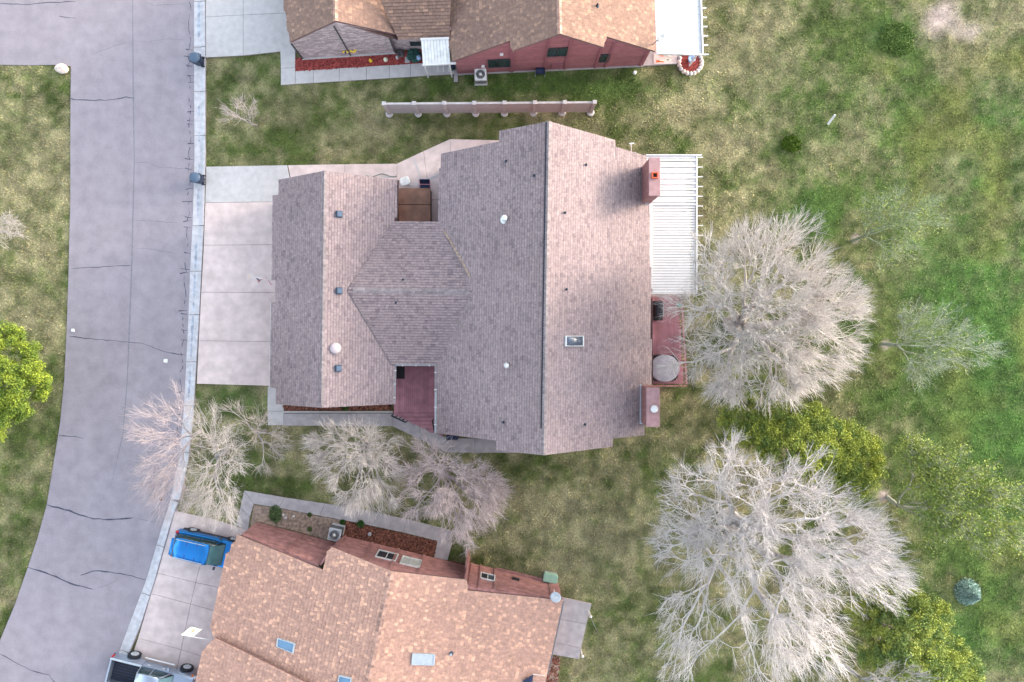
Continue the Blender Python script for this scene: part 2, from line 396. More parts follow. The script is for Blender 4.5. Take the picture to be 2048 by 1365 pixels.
# road
KIN = [(388,-80),(388,120),(389,320),(385,449),(380,546),(377,629),(372,739),(367,830),(357,920),(341,1002),(325,1050),(293,1159),(262,1240),(238,1305),(213,1365),(190,1425)]
KOUT = [(411,-80),(412,120),(412,320),(409,449),(404,546),(400,629),(392,760),(388,830),(378,920),(362,995),(344,1047),(311,1165),(283,1252),(262,1303),(241,1365),(220,1425)]
LEFT = [(142,133),(141,260),(141,400),(137,560),(134,650),(129,760),(120,850),(112,900),(94,1009),(76,1075),(56,1135),(30,1210),(0,1282),(-60,1420)]
road_poly = [(-120,-80)] + KIN + [(-60,1425)] + LEFT[::-1][1:] + [(120,130),(60,131),(0,130),(-120,130)]
road = MB().prism([P(u, v) for u, v in road_poly], -.3, 0.02).build('road', M['asphalt'], kind='structure')
PAVED.append(road_poly)
cracks = [([(141,196),(150,200),(190,201),(222,201),(252,194),(270,197)], .06), ([(143,538),(187,535),(264,531)], .035), ([(139,673),(193,679),(255,685),(284,686),(335,706),(371,710)], .045),
  ([(269,325),(300,326),(317,335),(377,338)], .03), ([(271,442),(306,442),(355,446)], .03), ([(272,497),(309,500),(355,509)], .03),
  ([(94,1010),(129,1019),(170,1033),(187,1038),(218,1039),(266,1036)], .085), ([(266,1036),(300,1042),(325,1046)], .03), ([(56,1135),(102,1150),(153,1171),(187,1179)], .075), ([(187,1179),(204,1174),(238,1160)], .03),
  ([(162,1150),(187,1142),(211,1143),(252,1149),(293,1160)], .07), ([(0,1307),(61,1340),(99,1351),(109,1365),(115,1390)], .05), ([(118,871),(150,874),(168,877)], .05),
  ([(0,8),(60,9),(110,5),(152,4)], .04), ([(118,32),(132,36),(152,37)], .04), ([(180,112),(215,98),(240,90),(265,82)], .03), ([(290,5),(310,11),(350,10),(375,8)], .03),
  ([(268,82),(300,84),(345,78),(372,82)], .03)]
for px, wd in cracks:
    strip(jag(px, .035), wd, .024, wj=.5).build('crack', M['crack'] if wd > .034 else M['seam'], road)
strip([tuple(P(u, v)[:2]) for u, v in [(265,-60),(267,200),(269,320),(266,440),(264,530),(259,660),(255,760),(246,870),(225,960)]], .07, .0235, wj=.4).build('paving_seam', M['seam'], road)
for a, b in ((0, 150), (190, 330)):
    pass
# crazed edge beside the gutter
eb = MB()
for i in range(len(KIN)-1):
    a, b = P(*KIN[i]), P(*KIN[i+1])
    if KIN[i][1] > 900: break
    d = (b-a).normalized(); q = Vector((d.y, -d.x, 0))
    if q.x > 0: q = -q
    n = int((b-a).length/.22); prev = None
    for k in range(n+1):
        p = a.lerp(b, k/n) + q*(.30+.08*math.sin(k*.7)+random.uniform(-.03, .03))
        if prev is not None and random.random() < .62: s2 = strip([tuple(prev[:2]), tuple(p[:2])], random.uniform(.015, .05), .0245); eb.v += s2.v; eb.f += [tuple(x+len(eb.v)-4 for x in f) for f in s2.f]; eb.m.append(0)
        if random.random() < .16:
            s2 = strip([tuple(p[:2]), tuple((p+q*random.uniform(.1, .4)+d*random.uniform(-.1, .1))[:2])], random.uniform(.03, .07), .0248); eb.v += s2.v; eb.f += [tuple(x+len(eb.v)-4 for x in f) for f in s2.f]; eb.m.append(0)
            s2 = strip([tuple(p[:2]), tuple((p-q*.25)[:2])], random.uniform(.02, .05), .0250); eb.v += s2.v; eb.f += [tuple(x+len(eb.v)-4 for x in f) for f in s2.f]; eb.m.append(0)
        prev = p
eb.build('edge_cracking', M['crack'], road, kind='stuff')
# gutter and kerb, one object per cast length
def along(L, v):
    for (u0, v0), (u1, v1) in zip(L[:-1], L[1:]):
        if v0 <= v <= v1: return u0+(u1-u0)*(v-v0)/(v1-v0)
    return L[-1][0]
gb = MB(); ROOTG = None
jy = [-80, 4, 95, 184, 272, 360, 452, 543, 630, 724, 812, 905, 1000, 1090, 1186, 1300, 1425]
bed = MB().prism([P(u, v) for u, v in KIN] + [P(u, v) for u, v in KOUT[::-1]], -.3, .015)
gut = bed.build('gutter', M['joint'], kind='structure'); PAVED.append(KIN+KOUT[::-1])
for a, b in zip(jy[:-1], jy[1:]):
    m_ = MB(); vs = np.linspace(a+.7, b-.7, 7); prof = [(0.02, .03), (.5, .022), (.62, .05), (.78, .10), (.97, .11)]
    rows = []
    for v in vs:
        ui, uo = along(KIN, v), along(KOUT, min(v+8 if v > 1000 else v, 1424))
        rows.append([P(ui+(uo-ui)*t, v + (0 if v < 1000 else (uo-ui)*t*.25), 0)+Vector((0, 0, z)) for t, z in prof])
    for r0, r1 in zip(rows[:-1], rows[1:]):
        for k in range(len(prof)-1): m_.face([r1[k], r1[k+1], r0[k+1], r0[k]])
        m_.face([r0[-1], r1[-1], r1[-1]*1-Vector((0,0,.3)), r0[-1]-Vector((0,0,.3))])
    m_.build('kerb_length', M['gutter'], gut)
def gpt(v, t): 
    ui, uo = along(KIN, v), along(KOUT, v); return tuple(P(ui+(uo-ui)*t, v)[:2])
for a, b, wd in [(5,75,.2),(210,232,.1),(265,285,.1),(330,345,.1),(380,435,.14),(485,542,.13),(548,600,.13),(605,625,.1),(632,715,.13),(728,800,.14)]:
    strip([gpt(v, .42) for v in np.linspace(a, b, 8)], wd, .0295, wj=.5).build('water_stain', M['stain'], gut)

# ------------------------------------------------------------------ paving
slab_set('north_driveway', [[(412,-80),(487,-80),(487,31),(412,35)], [(487,-80),(600,-80),(600,26),(487,31)], [(412,35),(487,31),(487,112),(412,116)], [(487,31),(600,26),(600,102),(561,104),(487,112)]], M['conc_white'])
slab_set('main_driveway', [[(413,334),(575,331),(590,404),(411,406)], [(411,406),(590,404),(590,490),(408,491)], [(408,491),(590,490),(590,586),(403,585)], [(403,585),(590,586),(590,684),(398,682)], [(398,682),(590,684),(590,772),(536,772),(394,768)]],
         None, mats=[M['conc_white']]+[M['conc_pink']]*4)
slab_set('south_driveway', [[(351,1022),(425,1038),(408,1105),(392,1165),(316,1146),(330,1095)], [(425,1038),(500,1062),(490,1185),(392,1165),(408,1105)],
         [(316,1146),(392,1165),(382,1208),(303,1187)], [(392,1165),(490,1185),(470,1232),(382,1208)],
         [(303,1187),(382,1208),(363,1299),(277,1276)], [(382,1208),(470,1232),(445,1325),(363,1299)],
         [(277,1276),(363,1299),(335,1425),(228,1425)], [(363,1299),(445,1325),(425,1425),(335,1425)]], M['conc_pink'], z=.062)
js = [591, 627, 679, 733, 779, 821, 864]
tp = lambda u: 143-(u-590)*.0625
bt = lambda u: 169-(u-591)*.0625
slab_set('north_front_path', [[(561,103),(591,101),(591,136),(562,138)], [(562,138),(591,136),(591,169),(562,171)]] + [[(a, tp(a)), (b, tp(b)), (b, bt(b)), (a, bt(a))] for a, b in zip(js[:-1], js[1:])] + [[(864,126),(914,122),(914,149),(864,152)]],
         M['conc_white'], z=.05)
slab_set('main_north_path', [[(576,331),(690,329),(690,400),(591,402)], [(690,329),(794,328),(794,400),(690,400)], [(794,328),(847,303),(860,400),(794,400)], [(847,303),(900,279),(905,400),(860,400)], [(900,279),(1000,281),(1010,340),(905,400)], [(794,400),(905,400),(905,470),(794,470)]], M['conc_pink'], z=.05)
slab_set('main_south_path', [[(536,773),(566,773),(568,823),(535,823)], [(535,823),(568,823),(568,851),(536,851)], [(568,827),(640,827),(640,852),(568,852)], [(640,827),(714,827),(714,853),(640,852)], [(714,827),(787,827),(785,853),(714,853)],
         [(787,827),(840,851),(840,879),(785,853)], [(840,851),(893,876),(893,905),(840,879)], [(893,876),(950,877),(950,906),(893,905)], [(950,877),(1040,880),(1040,906),(950,906)]], None,
         mats=[M['conc_white'], M['conc_white']]+[M['conc_grey']]*5+[M['conc_grey']]*2, z=.05)
slab_set('south_house_path', [[(489,981),(570,995),(558,1016),(508,1008)], [(570,995),(650,1007),(640,1032),(558,1016)], [(650,1007),(725,1019),(712,1045),(640,1032)], [(725,1019),(815,1039),(805,1065),(712,1045)], [(815,1039),(908,1062),(902,1084),(875,1082),(805,1065)],
         [(875,1082),(905,1085),(895,1121),(868,1115)], [(489,981),(508,1008),(500,1035),(481,1015)], [(481,1015),(500,1035),(497,1064),(473,1050)]], M['conc_grey'], z=.055)
slab_set('south_patio', [[(1105,1190),(1183,1207),(1173,1248),(1100,1234)], [(1100,1234),(1173,1248),(1162,1296),(1095,1281)], [(1095,1281),(1162,1296),(1158,1318),(1090,1306)]], M['conc_grey'], z=.08)
slab_set('north_patio', [[(1280,90),(1358,90),(1356,129),(1284,133)], [(1280,-80),(1395,-80),(1398,90),(1280,90)]], M['conc_grey'], z=.06)
slab_set('main_patio', [[(1260,336),(1372,336),(1372,410),(1260,410)], [(1260,410),(1380,410),(1380,594),(1260,594)]], M['conc_grey'], z=.06)
pt = link(bpy.data.objects['main_north_path'])if False else bpy.data.objects['main_north_path']
for px in ([(826,316),(832,330),(838,345),(840,362)], [(850,362),(866,356),(882,349)], [(793,352),(768,355),(755,352)]):
    strip([tuple(P(u, v)[:2]) for u, v in px], .12, .058, wj=.3).build('pale_patch', M['conc_white'], pt)

# planting beds
def bed(name, poly, m, chips, n, z=.03, label=None):
    o = MB().prism([P(u, v) for u, v in poly], -.2, z).build(name, m, kind='structure'); PAVED.append(poly)
    us = [p[0] for p in poly]; vs = [p[1] for p in poly]; b = MB(); c = 0
    U = rng.uniform(min(us), max(us), n*3); V = rng.uniform(min(vs), max(vs), n*3); ok = pip(U, V, poly)
    for u, v in list(zip(U[ok], V[ok]))[:n]:
        p = P(u, v, 0); a = random.uniform(0, 3.14); L = random.uniform(.04, .12)
        d = Vector((math.cos(a), math.sin(a), random.uniform(-.2, .3)))*L; q = Vector((-math.sin(a), math.cos(a), random.uniform(-.3, .3)))*L*.35
        p.z = z+.02; b.face([p-d-q, p+d-q, p+d+q, p-d+q])
    b.build('wood_chips', chips, o, kind='stuff')
    return o
bed('north_mulch_bed', [(591,117),(606,118),(700,112),(792,105),(846,100),(846,127),(591,143)], M['mulch_red'], M['chips_red'], 1800)
bed('gable_mulch_bed', [(568,800),(783,800),(783,820),(568,822)], M['mulch_brown'], M['chips'], 1200)
bed('south_soil_bed', [(508,1010),(558,1017),(640,1033),(690,1042),(672,1084),(607,1066),(514,1043),(500,1063)], M['soil'], M['soil'], 400)
bed('south_mulch_bed', [(690,1042),(712,1047),(805,1067),(874,1083),(867,1116),(932,1129),(932,1140),(900,1128),(804,1104),(678,1073)], M['mulch_brown'], M['chips'], 2600)
for px in ([(567,824),(787,824)],):
    MB().beam(P(*px[0])+Vector((0,0,.06)), P(*px[1])+Vector((0,0,.06)), .10, .12).build('bed_edging', M['conc_white'], kind='structure')
bed('east_gravel_bed', [(1100,1312),(1120,1315),(1112,1425),(1060,1425)], M['soil'], M['chips'], 500)

# ------------------------------------------------------------------ courses (shingles, siding, bricks)
def courses(poly, exposure, tabw, thick, name, m, parent, lift=.0, jit=.25, kind='stuff', flip=False, up=None, band=0):
    n = Vector((0,0,0))
    for i in range(len(poly)): n += poly[i].cross(poly[(i+1) % len(poly)])
    n.normalize()
    if up is None:
        if n.z < 0: n = -n
    else:
        if n.dot(up) < 0: n = -n
    t = (Vector((0,0,1)) - n*n.z)
    t.normalize(); s = t.cross(n).normalized(); o = poly[0]
    Q = [((p-o).dot(s), (p-o).dot(t)) for p in poly]
    t0 = min(q[1] for q in Q); t1 = max(q[1] for q in Q); b = MB(); y = t0; row = 0; nq = len(Q)
    while y < t1-.01:
        ye = min(y+exposure, t1); ym = (y+ye)/2; xs = []
        for i in range(nq):
            (x0, y0), (x1, y1) = Q[i], Q[(i+1) % nq]
            if (y0 > ym) != (y1 > ym): sl_ = (x1-x0)/(y1-y0); xs.append((x0+sl_*(ym-y0), sl_ if abs(sl_) < 12 else 0))
        xs.sort()
        for (xa, sa), (xb, sb) in zip(xs[::2], xs[1::2]):
            if xb-xa < .03: continue
            cuts = [xa]; x = xa + (random.uniform(.2, 1))*tabw
            while x < xb-.12: cuts.append(x); x += tabw*random.uniform(1-jit, 1+jit)
            cuts.append(xb); N_ = len(cuts)-1
            for k in range(N_):
                la, lb = cuts[k]+.003, cuts[k+1]-.003
                da = sa*(y-ym) if k == 0 else 0; ua = sa*(ye-ym) if k == 0 else 0
                db = sb*(y-ym) if k == N_-1 else 0; ub = sb*(ye-ym) if k == N_-1 else 0
                cl = lambda q_: max(-.22, min(.22, q_)); da, ua, db, ub = cl(da), cl(ua), cl(db), cl(ub)
                h = thick*random.uniform(.7, 1.25)+lift
                dy = random.uniform(-.012, .012) if tabw < 1 else 0
                f = lambda xx, yy, hh: o + s*xx + t*yy + n*hh
                A, B_ = f(la+da, y-.01+dy, h), f(lb+db, y-.01+dy, h); C, D = f(lb+ub, ye+.01, lift+.004), f(la+ua, ye+.01, lift+.004)
                a0, b0 = f(la+da, y-.01+dy, -.02), f(lb+db, y-.01+dy, -.02); c0, d0 = f(lb+ub, ye, -.02), f(la+ua, ye, -.02)
                i = len(b.v); b.v += [tuple(q) for q in (A, B_, C, D, a0, b0, c0, d0)]
                if band:      # course shadow painted as a darker strip on each tab's top and butt
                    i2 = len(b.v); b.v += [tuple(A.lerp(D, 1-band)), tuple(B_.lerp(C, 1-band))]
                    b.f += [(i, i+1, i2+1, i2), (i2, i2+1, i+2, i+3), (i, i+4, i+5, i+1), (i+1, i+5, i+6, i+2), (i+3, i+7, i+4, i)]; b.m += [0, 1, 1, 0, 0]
                else: b.f += [(i, i+1, i+2, i+3), (i, i+4, i+5, i+1), (i+1, i+5, i+6, i+2), (i+3, i+7, i+4, i)]; b.m += [0]*4
        y = ye; row += 1
    return b.build(name, m, parent, kind=kind)
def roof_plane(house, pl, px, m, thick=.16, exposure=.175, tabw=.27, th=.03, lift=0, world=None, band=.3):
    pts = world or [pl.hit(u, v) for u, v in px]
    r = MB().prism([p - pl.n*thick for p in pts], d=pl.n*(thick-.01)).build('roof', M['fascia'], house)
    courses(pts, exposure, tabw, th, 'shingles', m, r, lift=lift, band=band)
    return r
def ridge_caps(parent, a, b, nrm, m, wd=.17, step=.17):
    d = (b-a); L = d.length; d.normalize(); B_ = MB(); n = int(L/step)
    s = Vector((0,0,1)).cross(d).normalized()
    for k in range(n):
        p = a+d*(k*step); q = a+d*((k+1)*step+.02)
        for sg, pn in ((1, nrm[0]), (-1, nrm[1])):
            down = (pn.cross(d)).normalized()
            if down.z > 0: down = -down
            h0, h1 = .055, .032
            e = down*wd
            t0, t1 = p+Vector((0,0,h0)), q+Vector((0,0,h1))
            B_.face([t0, t1, t1+e, t0+e]); B_.face([t0, t0+e, t0+e-Vector((0,0,.03)), t0-Vector((0,0,.03))]); B_.face([t0+e, t1+e, t1+e-pn*.03, t0+e-pn*.03])
    return B_.build('ridge_caps', m, parent, kind='stuff')
def wall(house, a, b, planes, m, mtrim=None, side=1, thick=.14, z0=-.1, sid=(.2, 3.2, .02), drop=.17, ridge=None):
    """upright wall from ground point a to b, following the lowest of the roof planes"""
    d = (b-a); L = d.length; d.normalize(); n = Vector((d.y, -d.x, 0))*side
    zz = lambda p: min(q.z(p.x, p.y) for q in planes)-drop
    N_ = 60; top = []
    prev = None; sam = [(k/N_, zz(a.lerp(b, k/N_))) for k in range(N_+1)]
    keep = [sam[0]]
    for i in range(1, N_):
        if abs((sam[i+1][1]-sam[i][1])-(sam[i][1]-sam[i-1][1])) > .004: keep.append(sam[i])
    keep.append(sam[-1])
    pts = [Vector((a.x, a.y, z0)), Vector((b.x, b.y, z0))] + [Vector((*(a.lerp(b, t))[:2], z)) for t, z in keep[::-1]]
    w_ = MB().prism([p - n*thick for p in pts], d=n*(thick-.01)).build('wall', m, house)
    if sid: courses(pts, sid[0], sid[1], sid[2], 'siding', m, w_, jit=.2, up=n)
    return w_, n
class WallPlane:
    def __init__(s, a, b, side=1):
        d = (b-a).normalized(); s.d = Vector((d.x, d.y, 0)).normalized(); s.n = Vector((s.d.y, -s.d.x, 0))*side; s.p = a
    def hit(s, u, v, off=0):
        r = ray(u, v); q = s.p+s.n*off; return EYE + r*((q-EYE).dot(s.n)/r.dot(s.n))
def window(house, wp, sl, sr, hl, glass, frame, panes=2):
    """upright window from three photo points: sill left, sill right, head left"""
    A, B_, C_ = wp.hit(*sl), wp.hit(*sr), wp.hit(*hl)
    wd = abs((B_-A).dot(wp.d)); h = abs(C_.z-A.z); z0 = min(A.z, C_.z) if abs(A.z-B_.z) > .6 else min((A.z+B_.z)/2, C_.z)
    c = (A+B_)/2; c.z = z0+h/2; ax = (wp.d, wp.n, Vector((0,0,1)))
    fr = MB(); t = .07
    for s_ in (-1, 1):
        fr.box(c+wp.n*.05+wp.d*s_*(wd/2), t, .09, h+t, ax=ax); fr.box(c+wp.n*.052+Vector((0,0,s_*h/2)), wd-t, .085, t, ax=ax)
    for k in range(1, panes): fr.box(c+wp.n*.05+wp.d*(-wd/2+wd*k/panes), .05, .08, h-t, ax=ax)
    f = fr.build('window', frame, house)
    for k in range(panes):
        g = glass[k % len(glass)] if isinstance(glass, (list, tuple)) else glass
        MB().box(c+wp.n*.035+wp.d*(-wd/2+wd*(k+.5)/panes), wd/panes-.05, .02, h-t, ax=ax).build('pane', g, f)
    return f
def on_roof(pl, u, v): 
    p = pl.hit(u, v); t = (Vector((0,0,1))-pl.n*pl.n.z).normalized(); s = t.cross(pl.n).normalized(); return p, s, t, pl.n
def box_vent(house, pl, u, v, sz=.36):
    p, s, t, n = on_roof(pl, u, v); b = MB()
    b.box(p+n*.03, sz*1.2, sz*1.2, .02, ax=(s, t, n)); b.box(p+n*.11, sz, sz, .14, ax=(s, t, n))
    o = b.build('roof_vent', M['vent'], house, bevel=.02)
    MB().box(p+n*.187-t*.02, sz*.8, sz*.72, .012, ax=(s, t, n)).build('cover', M['bin'], o)
def pipe(house, pl, u, v, r=.05, h=.3, m=None, cap=False, z=Vector((0,0,1))):
    p = pl.hit(u, v); b = MB().cyl(p-z*.05, p+z*h, r, n=12); o = b.build('vent_pipe', m or M['black'], house)
    MB().lathe(p+Vector((0,0,.0)), [(r*2.2, .0), (r*1.2, .1), (r*1.05, .12)], 12).build('flashing', M['vent'] if not cap else M['galv'], o)
    if cap: MB().lathe(p+z*h, [(r*1.0, -.02), (r*1.45, 0), (r*1.45, .06), (r*.9, .13), (r*.2, .16)], 16).build('cap', M['white'], o, smooth=True)
def skylight(house, pl, px, glass, frame, dome=False):
    q = [pl.hit(u, v) for u, v in px]; c = sum(q, Vector((0,0,0)))/4; n = pl.n
    ft = MB(); t = .07
    inn = [p.lerp(c, .13) for p in q]
    for i in range(4):
        j = (i+1) % 4; ft.prism([q[i], q[j], inn[j], inn[i]], d=n*.16)
    o = ft.build('skylight', frame, house, bevel=.01)
    g = MB()
    if dome:
        N_ = 8; base = [[(inn[0].lerp(inn[1], i/N_)).lerp(inn[3].lerp(inn[2], i/N_), j/N_) + n*(.1+.22*math.sin(math.pi*i/N_)**.5*math.sin(math.pi*j/N_)**.5) for j in range(N_+1)] for i in range(N_+1)]
        for i in range(N_):
            for j in range(N_): g.face([base[i][j], base[i+1][j], base[i+1][j+1], base[i][j+1]])
        g.build('dome', glass, o, smooth=True)
    else: g.prism([p+n*.04 for p in inn], d=n*.08).build('glass', glass, o)
    return o
def eave_gutter(house, pl, a, b, m, brackets=0):
    A, B_ = pl.hit(*a), pl.hit(*b); t = (Vector((0,0,1))-pl.n*pl.n.z).normalized(); d = (B_-A).normalized()
    out = Vector((-t.x, -t.y, 0)).normalized()
    g = MB(); A += out*.07; B_ += out*.07; A.z -= .06; B_.z -= .06
    g.beam(A-Vector((0,0,.05)), B_-Vector((0,0,.05)), .12, .015)
    for s_ in (-1, 1): g.beam(A+out*s_*.055, B_+out*s_*.055, .015, .10)
    o = g.build('rain_gutter', m, house)
    for k in range(brackets):
        p = A.lerp(B_, (k+.5)/brackets); MB().box(p+Vector((0,0,.055)), .05, .2, .02, ax=(d, out, Vector((0,0,1)))).build('bracket', M['white'], o)
    return o

# ------------------------------------------------------------------ main house
mh = thing('main_house', P(900, 590), 'large brown shingled house in the middle with two red chimneys and a cross gable', 'house')
ZR, ZE = 7.0, 2.9
R1, R2 = P(1098, 243, ZR), P(1087, 911, ZR)
plW = Plane(R1, R2, P(877, 590, ZE)); plE = Plane(R1, R2, P(1299, 590, ZE))
G1, G2 = P(649, 342, 4.9), P(643, 816, 4.9)
pgW = Plane(G1, G2, P(546, 590, 2.8)); pgE = Plane(G1, G2, P(789, 590, 2.8))
C1, C2 = P(700, 581, 4.25), P(950, 584, 4.25)
pcN = Plane(C1, C2, P(835, 445, 2.9)); pcS = Plane(C1, C2, P(835, 728, 2.9))
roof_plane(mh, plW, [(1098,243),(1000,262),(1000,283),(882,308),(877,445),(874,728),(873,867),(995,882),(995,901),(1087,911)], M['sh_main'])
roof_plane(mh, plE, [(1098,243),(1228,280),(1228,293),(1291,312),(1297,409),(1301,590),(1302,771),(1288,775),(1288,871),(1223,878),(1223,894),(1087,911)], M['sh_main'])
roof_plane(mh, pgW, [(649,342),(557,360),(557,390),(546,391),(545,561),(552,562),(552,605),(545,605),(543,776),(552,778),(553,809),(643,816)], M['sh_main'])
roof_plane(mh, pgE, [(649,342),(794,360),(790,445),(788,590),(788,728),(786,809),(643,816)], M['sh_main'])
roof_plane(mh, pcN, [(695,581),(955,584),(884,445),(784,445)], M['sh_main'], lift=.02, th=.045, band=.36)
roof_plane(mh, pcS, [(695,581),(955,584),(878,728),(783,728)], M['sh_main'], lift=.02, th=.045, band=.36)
ridge_caps(mh, R1, R2, (plE.n, plW.n), M['cap']); ridge_caps(mh, G1, G2, (pgE.n, pgW.n), M['cap'])
ridge_caps(mh, P(706, 581, 4.27), P(944, 584, 4.27), (pcN.n, pcS.n), M['cap'], wd=.2, step=.26)
def hp(u, v, z, dx, dy): q = P(u, v, z); return Vector((q.x+dx, q.y+dy, 0))
o_ = .5
gN = hp(649,345,4.3,0,-o_-.1).y; gS = hp(643,812,4.3,0,o_+.1).y
gw = [Vector((hp(557,360,2.8,o_,0).x, gN, 0)), Vector((hp(794,360,2.8,-o_,0).x, gN, 0)), Vector((hp(788,445,2.8,-.1,0).x, hp(788,447,2.9,0,-o_).y, 0)), Vector((hp(877,445,2.9,.1,0).x, hp(788,447,2.9,0,-o_).y, 0)),
      Vector((hp(880,310,2.9,o_,0).x, hp(1098,290,4,0,-o_).y, 0)), Vector((hp(1290,312,2.9,-o_,0).x, hp(1098,290,4,0,-o_).y, 0)), Vector((hp(1288,871,2.9,-o_,0).x, hp(1087,885,4,0,o_).y, 0)), Vector((hp(873,867,2.9,o_,0).x, hp(1087,885,4,0,o_).y, 0)),
      Vector((hp(873,728,2.9,.1,0).x, hp(830,728,2.9,0,o_).y, 0)), Vector((hp(788,728,2.9,-.1,0).x, hp(830,728,2.9,0,o_).y, 0)), Vector((hp(786,809,2.8,-o_,0).x, gS, 0)), Vector((hp(553,809,2.8,o_,0).x, gS, 0))]
pls = {0: [pgW, pgE], 1: [pgW, pgE], 2: [pcN], 3: [plW, plE], 4: [plW, plE], 5: [plW, plE], 6: [plW, plE], 7: [plW, plE], 8: [pcS], 9: [pgE, pgW], 10: [pgW, pgE], 11: [pgW, pgE]}
for i in range(12): wall(mh, gw[i], gw[(i+1) % 12], pls[i], M['siding_s'], side=-1, sid=(.2, 3.2, .02))
PAVED.append([(570,345),(800,350),(880,300),(1290,300),(1290,885),(870,880),(560,818)])
for v0, v1 in ((425, 545), (620, 745)):
    a = Vector((gw[0].x, P(0, v0, 0).y, 0)); b_ = Vector((gw[0].x, P(0, v1, 0).y, 0))
    q = MB()
    for k in range(5): q.box(Vector((a.x-.05, (a.y+b_.y)/2, .3+k*.45)), .05, abs(a.y-b_.y)*.96, .43)
    q.build('garage_door', M['white_dirty'], mh)
rv_ = Vector((-.16, 0, 0)); A = Vector((R1.x, R1.y, 0))+rv_; B_ = Vector((R2.x, R2.y, 0))+rv_
A.z = plW.z(A.x, A.y)+.045; B_.z = plW.z(B_.x, B_.y)+.045
MB().beam(A+Vector((0,-.05,0)), B_.lerp(A, .08), .10, .05).build('ridge_strip', M['plastic_dark'], mh)  # thin dark strip along the west side of the main ridge
vp = [plW.hit(u, v, .05) for u, v in ((888,463),(902,484),(920,517),(940,554))]
for p, q in zip(vp[:-1], vp[1:]): MB().beam(p, q.lerp(p, .02), .14, .03).build('valley_strip', M['soil'], mh)
# chimneys (parts of the house)
def chimney(px, ztop, zbase, cap_m, flue):
    (u0, v0, u1, v1) = px
    A = P(u0, v0, ztop); B_ = P(u1, v1, ztop)
    poly = [A, Vector((B_.x, A.y, ztop)), B_, Vector((A.x, B_.y, ztop))]
    c = MB().prism(poly, 0, ztop-.06).build('chimney', M['chim_side'], mh)
    # upright boards on the sides
    bd = MB(); n_ = 9
    for k in range(n_):
        y = B_.y + (A.y-B_.y)*(k+.5)/n_
        bd.box((A.x-.012, y, (ztop+zbase)/2-.2), .02, (A.y-B_.y)/n_-.02, ztop-zbase+.3); bd.box((B_.x+.012, y, ztop/2), .02, (A.y-B_.y)/n_-.02, ztop-.1)
    for k in range(3):
        x = A.x+(B_.x-A.x)*(k+.5)/3
        for yy in (A.y+.012, B_.y-.012): bd.box((x, yy, ztop/2), (B_.x-A.x)/3-.02, .02, ztop-.1)
    bd.build('side_boards', M['chim_side'], c, kind='stuff')
    MB().box(((A.x+B_.x)/2, (A.y+B_.y)/2, ztop-.01), B_.x-A.x+.08, A.y-B_.y+.08, .1).build('chimney_top', cap_m, c, bevel=.02)
    fl = MB()
    fl.box((A.x-.06, (A.y+B_.y)/2, plE.z(A.x, 0)+.06), .1, A.y-B_.y+.2, .05); fl.box(((A.x+B_.x)/2-.1, B_.y-.06, plE.z(A.x+.2, 0)+.06), B_.x-A.x, .08, .05)
    fl.build('flashing', M['alu'], c)
    return c, A, B_
c1, A, B_ = chimney((1299, 317, 1319, 391), 5.6, 3.3, M['chim'], 0)
fc = P(1309.5, 351.5, 5.7)
f_ = MB()
for k, (dx, dy, sx, sy) in enumerate([(0,.15,.36,.06),(0,-.15,.36,.06),(.15,0,.06,.24),(-.15,0,.06,.24)]): f_.box((fc.x+dx, fc.y+dy, 5.72), sx, sy, .2)
f_.build('flue', M['flue'], c1); MB().box((fc.x, fc.y, 5.68), .24, .24, .03).build('flue_mouth', M['black'], c1)
c2, A, B_ = chimney((1294, 777, 1318, 853), 5.0, 3.2, M['chim'], 0)
fc = P(1308, 818, 5.1); MB().cyl((fc.x, fc.y, 5.0), (fc.x, fc.y, 5.18), .14, n=14).lathe((fc.x, fc.y, 5.18), [(.2, 0), (.24, .03), (.2, .1), (.05, .14)], 16).build('flue_cap', M['white'], c2, smooth=True)
for u, v in ((678,429),(678,582),(676,737)): box_vent(mh, pgE, u, v)
p, s_, t_, n_ = on_roof(pgE, 671, 697)
dm = MB().lathe(p, [(.36, -.05), (.36, .1), (.33, .14)], 24).build('solar_tube', M['conc_grey'], mh)
MB().lathe(p, [(.33, .14), (.31, .2), (.24, .27), (.12, .31), (.02, .32)], 24).build('dome', M['dome'], dm, smooth=True)
for pl, u, v in ((pcN,806,560),(pcS,792,606),(plW,1012,323),(plW,1068,352),(plE,1172,330),(plE,1130,426),(plE,1133,579),(plW,1007,845),(plE,1170,849)): pipe(mh, pl, u, v, .045, .22)
pipe(mh, plW, 1009, 440, .12, .75, M['galv'], True)
pipe(mh, plW, 1014, 731, .09, .3, M['galv'], True)
skylight(mh, plE, [(1128,672),(1165,672),(1165,693),(1128,693)], M['sky_glass2'], M['galv'], dome=True)
eave_gutter(mh, pgE, (788,728), (786,809), M['galv'], 3); eave_gutter(mh, plW, (874,728), (873,867), M['galv'], 4); eave_gutter(mh, pcS, (792,728), (872,728), M['galv'], 3)
eave_gutter(mh, pgW, (545,605), (543,776), M['white_dirty']); eave_gutter(mh, pgE, (794,360), (790,444), M['fascia'])
eave_gutter(mh, plE, (1301,597), (1302,768), M['fascia'])

